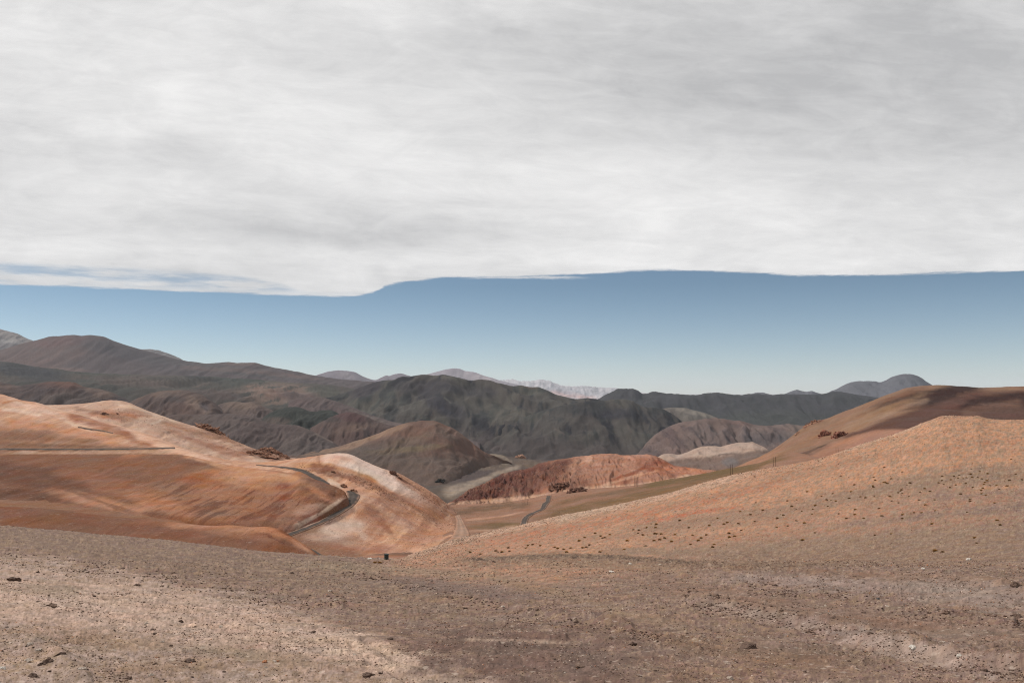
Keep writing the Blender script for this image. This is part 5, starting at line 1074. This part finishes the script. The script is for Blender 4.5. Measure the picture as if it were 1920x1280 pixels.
gravel('gravel', 'pale and dark rubble below the hairpin road', 1300, lambda px, py: (py > 965) & (py < 1042) & (px > 560) & (px < 860), (0.9, 2.2),
       [((226, 190, 166), 4), ((120, 74, 56), 3)], 10, S=HILL_B)

def strip(path, half):
    xs = [p[0] for p in path]; ys = [p[1] for p in path]
    return lambda px, py: (np.abs(py - np.interp(px, xs, ys)) < half) & (px > xs[0]) & (px < xs[-1])


RUBBLE = [((96, 74, 64), 6), ((124, 98, 84), 4), ((196, 172, 154), 1)]
for lab, n, path, half in [('line of dark clods running down the middle of the gravel slope', 420, [(640, 1070), (760, 1098), (860, 1118), (960, 1142), (1010, 1150)], 7),
                           ('row of dark clods and rubble right of the middle', 420, [(950, 1160), (1040, 1164), (1110, 1172), (1180, 1188), (1270, 1206)], 10),
                           ('crumbly clods along the lower berm', 900, [(1285, 1118), (1400, 1146), (1500, 1168), (1600, 1192), (1700, 1216), (1800, 1236), (1920, 1266)], 16),
                           ('crumbly clods along the foot of the upper berm', 700, [(1400, 1104), (1540, 1110), (1620, 1128), (1700, 1146), (1800, 1158), (1920, 1168)], 12),
                           ('broken clods along the rut at lower left', 300, [(0, 1206), (50, 1220), (110, 1240), (170, 1262), (240, 1272)], 14),
                           ('dark grit band at the upper rim of the pale gravel', 700, [(0, 1040), (150, 1060), (300, 1085), (450, 1115), (560, 1132), (650, 1120)], 14),
                           ('clods along the bottom right bank', 300, [(1700, 1268), (1800, 1262), (1920, 1250)], 16),
                           ('loose clods in the middle of the tracked gravel', 300, [(1290, 1120), (1360, 1140), (1420, 1150), (1500, 1160)], 22)]:
    gravel('gravel', lab, n, strip(path, half), (1.6, 6.5), RUBBLE, n + len(lab))
GRIT = [((104, 64, 48), 5), ((226, 190, 164), 2), ((150, 98, 72), 2)]
gravel('gravel', 'dark rubble band above the upper road on the left hill', 900, strip([(560, 874), (610, 882), (650, 892), (700, 914), (760, 946), (830, 985)], 8), (0.9, 2.6), [((96, 60, 46), 6), ((190, 140, 110), 1)], 21, S=HILL_B)
gravel('gravel', 'rubble strewn down the right flank of the white spur', 700, strip([(720, 885), (760, 905), (800, 930), (840, 960)], 14), (0.9, 2.4), GRIT, 22, S=HILL_B)
gravel('gravel', 'grit and pebbles of the slope below the hairpin', 1600, lambda px, py: (px > 650) & (px < 860) & (py > 930) & (py < 1030), (0.8, 1.9), GRIT, 23, S=HILL_B)
gravel('gravel', 'dark grit on the rust red flank', 2200, lambda px, py: (px > 230) & (px < 650) & (py > 885) & (py < 995), (0.8, 1.9), [((104, 60, 42), 6), ((206, 150, 112), 2)], 24, S=HILL_C)
gravel('gravel', 'grit scattered over the pale left hill', 900, strip([(180, 770), (300, 795), (400, 825), (520, 856)], 13), (0.9, 2.0), [((120, 80, 60), 6), ((226, 196, 172), 1)], 25, S=HILL_A)
gravel('gravel', 'grit on the rugged foot of the striped hill', 1500, strip([(850, 940), (940, 908), (1030, 890), (1110, 885)], 24), (0.8, 2.2), [((96, 58, 46), 6), ((200, 150, 122), 2)], 26, S=ORANGE_HILL)
gravel('gravel', 'dark tufts and stones of the valley floor beside the road', 900, lambda px, py: (px > 850) & (px < 1160) & (py > 925) & (py < 985), (0.8, 1.8), [((96, 72, 52), 5), ((190, 150, 124), 1)], 27, S=VALLEY)
gravel('gravel', 'few dark stones on the brown spur', 160, lambda px, py: (px > 380) & (px < 600) & (py > 985) & (py < 1035), (0.8, 2.0), GRIT, 28, S=HILL_D)


def outcrop(S, px, py, w, h, ang, cname, n, label, seed, spread=0.5, depth=0.6, name='rock_outcrop', cat='rock outcrop'):
    """a jagged heap of rock w by h (in photo pixels at its own distance)"""
    rg = np.random.default_rng(seed)
    P = locate(S, px, py); u = P.y / FOC
    bm = bmesh.new()
    bmesh.ops.create_icosphere(bm, subdivisions=3, radius=1.0)          # the low mound that carries the crags
    sl = math.tan(math.radians(ang))
    for v in bm.verts:
        c = v.co * (1 + 0.25 * float(pn(v.co.x * 2 + seed, v.co.y * 2 + v.co.z)))
        v.co = (c.x * w * u * 0.56, c.y * w * u * 0.36 * depth / 0.6, c.z * h * u * 0.30 - sl * c.x * w * u * 0.56)
    for k in range(int(n * 3.4)):
        a = float(np.clip(rg.normal(0, 0.24), -.55, .55)); b = rg.uniform(-0.5, 0.5)
        fall = 1 - (2 * abs(a)) ** 2 * 0.6
        r = h * u * (0.12 + 0.26 * rg.random() ** 1.6) * fall
        t = bmesh.new()
        for q_ in rg.normal(size=(13, 3)):
            q_ = q_ / np.linalg.norm(q_) * rg.uniform(.75, 1.15)
            t.verts.new((q_[0] * 1.5 * rg.uniform(.8, 1.1), q_[1] * 1.1, q_[2] * rg.uniform(.7, 1.0)))
        bmesh.ops.convex_hull(t, input=t.verts)
        for v_ in [v_ for v_ in t.verts if not v_.link_faces]: t.verts.remove(v_)
        X = a * w * u
        R = Matrix.Rotation(rg.uniform(-.5, .5) - math.radians(ang), 4, 'Y') @ Matrix.Rotation(rg.uniform(0, 6.28), 4, 'Z')
        dz = -math.tan(math.radians(ang)) * X + (rg.uniform(-0.15, spread * 1.3)) * h * u * fall
        bmesh.ops.transform(t, matrix=Matrix.Translation((X, b * depth * w * u, dz)) @ R @ Matrix.Scale(r, 4), verts=t.verts)
        tm = bpy.data.meshes.new('tmp'); t.to_mesh(tm); t.free(); bm.from_mesh(tm); bpy.data.meshes.remove(tm)
    me = bpy.data.meshes.new(name); bm.to_mesh(me); bm.free()
    me.materials.append(OUT_MAT[cname])
    o = bpy.data.objects.new(name, me); COL.objects.link(o)
    o.location = P
    return tag(o, label, cat)


OUT_MAT = {'brown': plain_material('outcrop_brown', alb((152, 108, 84)), 0.95, 3.0, 0.45), 'dark': plain_material('outcrop_dark', alb((116, 80, 64)), 0.95, 3.0, 0.45), 'red': plain_material('outcrop_red', alb((140, 90, 72)), 0.95, 3.0, 0.4),
           'black': plain_material('patch_black', alb((44, 44, 42)), 0.95, 3.0, 0.3), 'tan': plain_material('outcrop_tan', alb((172, 130, 106)), 0.95, 3.0, 0.4)}
outcrop(HILL_A, 398, 808, 58, 12, 25, 'brown', 46, 'dark brown rock outcrop on the crest of the pale left hill', 1)
outcrop(HILL_A, 372, 795, 18, 4, 12, 'brown', 12, 'thin string of brown rocks leading up to the crest outcrop', 2)
outcrop(HILL_A, 508, 847, 46, 12, 14, 'brown', 44, 'upper of two brown rock ledges above the saddle', 3)
outcrop(HILL_A, 487, 853, 66, 10, 8, 'brown', 46, 'lower longer brown rock ledge above the saddle', 4)
outcrop(HILL_A, 488, 838, 10, 5, 8, 'brown', 8, 'small dark rock just above the brown rock ledges', 5)
outcrop(HILL_A, 535, 858, 22, 7, 14, 'brown', 20, 'tail of brown rocks at the saddle end of the ledges', 25)
outcrop(HILL_A, 196, 777, 16, 6, 0, 'dark', 14, 'dark rock in the orange patch of the pale left hill', 6)
outcrop(HILL_A, 219, 775, 6, 3, 0, 'brown', 5, 'little brown rock beside the dark rock in the orange patch', 7)
outcrop(HILL_B, 646, 913, 14, 7, 25, 'brown', 16, 'brown rocks at the upper end of the hairpin bend', 8)
outcrop(HILL_B, 664, 921, 14, 6, 20, 'brown', 14, 'brown rocks hanging just over the hairpin bend', 9)
outcrop(HILL_B, 740, 890, 18, 8, 28, 'dark', 18, 'dark jutting rock on the right flank of the white spur', 10)
outcrop(HILL_B, 751, 898, 10, 4, 35, 'dark', 10, 'small dark rocks trailing below the jutting rock', 11)
outcrop(HILL_B, 625, 885, 9, 4, 15, 'dark', 8, 'dark rock in the rubble band above the upper road', 12)
outcrop(ORANGE_HILL, 1060, 913, 62, 13, -10, 'dark', 44, 'dark brown cliff of rock at the foot of the striped hill', 13)
outcrop(VALLEY, 1078, 923, 42, 11, -14, 'dark', 36, 'low blackish rocks below the cliff by the valley road', 14)
BR = SHEETS['hill_brown_right']
outcrop(BR, 1546, 817, 22, 12, -24, 'red', 26, 'left one of two red rock outcrops on the brown hill', 19)
outcrop(BR, 1572, 819, 26, 13, -22, 'red', 30, 'right one of two red rock outcrops on the brown hill', 20)
outcrop(BR, 1522, 794, 30, 6, -22, 'brown', 20, 'red brown rocks on the edge of the brown hill', 21)
outcrop(BR, 1496, 812, 12, 5, -25, 'tan', 10, 'tan rocks at the lower edge of the brown hill', 22)
PL = SHEETS['valley_plain']
outcrop(PL, 976, 858, 20, 9, 4, 'tan', 20, 'castle like tan rock on the far edge of the valley plain', 23)
outcrop(PL, 822, 908, 22, 12, -28, 'black', 24, 'black oval patch on the valley plain', 24)  # black patch of unknown kind, shaped as a low heap of lumps

# ================================================================== power line poles, drum
M_WOOD = plain_material('pole_wood', alb((84, 58, 48)), 0.9, 1.0, 0.2)
M_PORC = plain_material('insulator', alb((110, 84, 74)), 0.5, 0.3, 0.1)
M_DRUM = plain_material('drum_paint', alb((62, 70, 68)), 0.55, 0.4, 0.2)


def cyl(bm, x, y, z0, z1, r0, r1, seg=10):
    a = [bm.verts.new((x + r0 * math.cos(t), y + r0 * math.sin(t), z0)) for t in np.linspace(0, 2 * math.pi, seg, endpoint=False)]
    b = [bm.verts.new((x + r1 * math.cos(t), y + r1 * math.sin(t), z1)) for t in np.linspace(0, 2 * math.pi, seg, endpoint=False)]
    for i in range(seg):
        bm.faces.new([a[i], a[(i + 1) % seg], b[(i + 1) % seg], b[i]])
    bm.faces.new(b); bm.faces.new(a[::-1])


def link(name, bm, mat, parent=None):
    me = bpy.data.meshes.new(name); bm.to_mesh(me); bm.free(); me.materials.append(mat)
    o = bpy.data.objects.new(name, me); COL.objects.link(o)
    if parent: o.parent = parent
    return o


def pole(S, px, py, hpx, label, thick=0.15):
    P = locate(S, px, py); h = hpx * P.y / FOC
    root = bpy.data.objects.new('power_pole', None); COL.objects.link(root); root.location = P
    tag(root, label, 'power pole', 'wooden power line poles')
    bm = bmesh.new(); cyl(bm, 0, 0, -1.0, h, thick, thick * 0.7)
    link('shaft', bm, M_WOOD, root)
    bm = bmesh.new()
    for i in range(4): cyl(bm, 0, 0, h + 0.12 * i, h + 0.12 * i + 0.1, 0.16 - 0.02 * i, 0.15 - 0.02 * i, 8)
    link('insulator', bm, M_PORC, root)


for args in [(HILL_B, 594.4, 867, 14, 'left pole of the three on the pinkish saddle above the road'), (HILL_B, 596.6, 867.3, 14.5, 'middle pole of the three on the pinkish saddle above the road'), (HILL_B, 599.5, 867.2, 14.5, 'right pole of the three on the pinkish saddle above the road'),
             (VALLEY, 1189.8, 912, 19, 'left pole of the three below the striped hill'), (VALLEY, 1192.7, 912.3, 19, 'middle pole of the three below the striped hill'), (VALLEY, 1195.6, 912.6, 18, 'right pole of the three below the striped hill'),
             (VALLEY, 1369.6, 896, 24, 'left pole of the pair on the olive band'), (VALLEY, 1373.6, 895.5, 24, 'right pole of the pair on the olive band'), (VALLEY, 1450, 875.4, 18, 'left pole of the pair at the foot of the brown hill'), (VALLEY, 1454.6, 875, 18, 'right pole of the pair at the foot of the brown hill'),
             (BR, 1567.6, 848.5, 9, 'left pole of the pair just above the orange slope'), (BR, 1571.6, 847.5, 8, 'right pole of the pair just above the orange slope'), (VALLEY, 980.4, 947, 11, 'left pole of the three near the valley road'), (VALLEY, 984.3, 946.5, 11, 'middle pole of the three near the valley road'), (VALLEY, 988.6, 946, 11, 'right pole of the three near the valley road')]:
    pole(*args)

P = locate(GROUND, 724.5, 1048.5); u = P.y / FOC
root = bpy.data.objects.new('drum', None); COL.objects.link(root); root.location = P
tag(root, 'dark grey green drum standing on the gravel rim', 'drum')
bm = bmesh.new(); R_, H_ = 4.1 * u, 10.5 * u
for z0, z1, r0, r1 in ((-0.1, .30, 1, 1), (.30, .33, 1, 1.06), (.33, .36, 1.06, 1), (.36, .63, 1, 1), (.63, .66, 1, 1.06), (.66, .69, 1.06, 1), (.69, .97, 1, 1)):
    cyl(bm, 0, 0, z0 * H_, z1 * H_, r0 * R_, r1 * R_, 24)
link('barrel', bm, M_DRUM, root)
bm = bmesh.new(); cyl(bm, 0, 0, .971 * H_, 1.0 * H_, 1.05 * R_, 1.05 * R_, 24)
link('lid', bm, M_DRUM, root)


# ------------------------------------------------------------------ the air
def haze():
    x0, x1, y0, y1, z0, z1 = -62000, 62000, -3000, 92000, -702, 1700
    bm = bmesh.new()
    bmesh.ops.create_cube(bm, size=1.0)
    for v in bm.verts:
        v.co = ((x0 + x1) / 2 + v.co.x * (x1 - x0), (y0 + y1) / 2 + v.co.y * (y1 - y0), (z0 + z1) / 2 + v.co.z * (z1 - z0))
    me = bpy.data.meshes.new('haze'); bm.to_mesh(me); bm.free()
    m = bpy.data.materials.new('haze_air'); m.use_nodes = True
    nt = m.node_tree
    nt.nodes.remove(nt.nodes['Principled BSDF'])
    pv = nt.nodes.new('ShaderNodeVolumePrincipled')
    pv.inputs['Color'].default_value = (0.78, 0.87, 1.0, 1)
    pv.inputs['Density'].default_value = HAZE
    pv.inputs['Anisotropy'].default_value = 0.0
    nt.links.new(pv.outputs[0], nt.nodes['Material Output'].inputs['Volume'])
    me.materials.append(m)
    o = bpy.data.objects.new('haze', me); COL.objects.link(o)
    tag(o, 'thin pale haze in the air over the whole valley', 'haze', kind='stuff')


HAZE = 8.5e-6
haze()
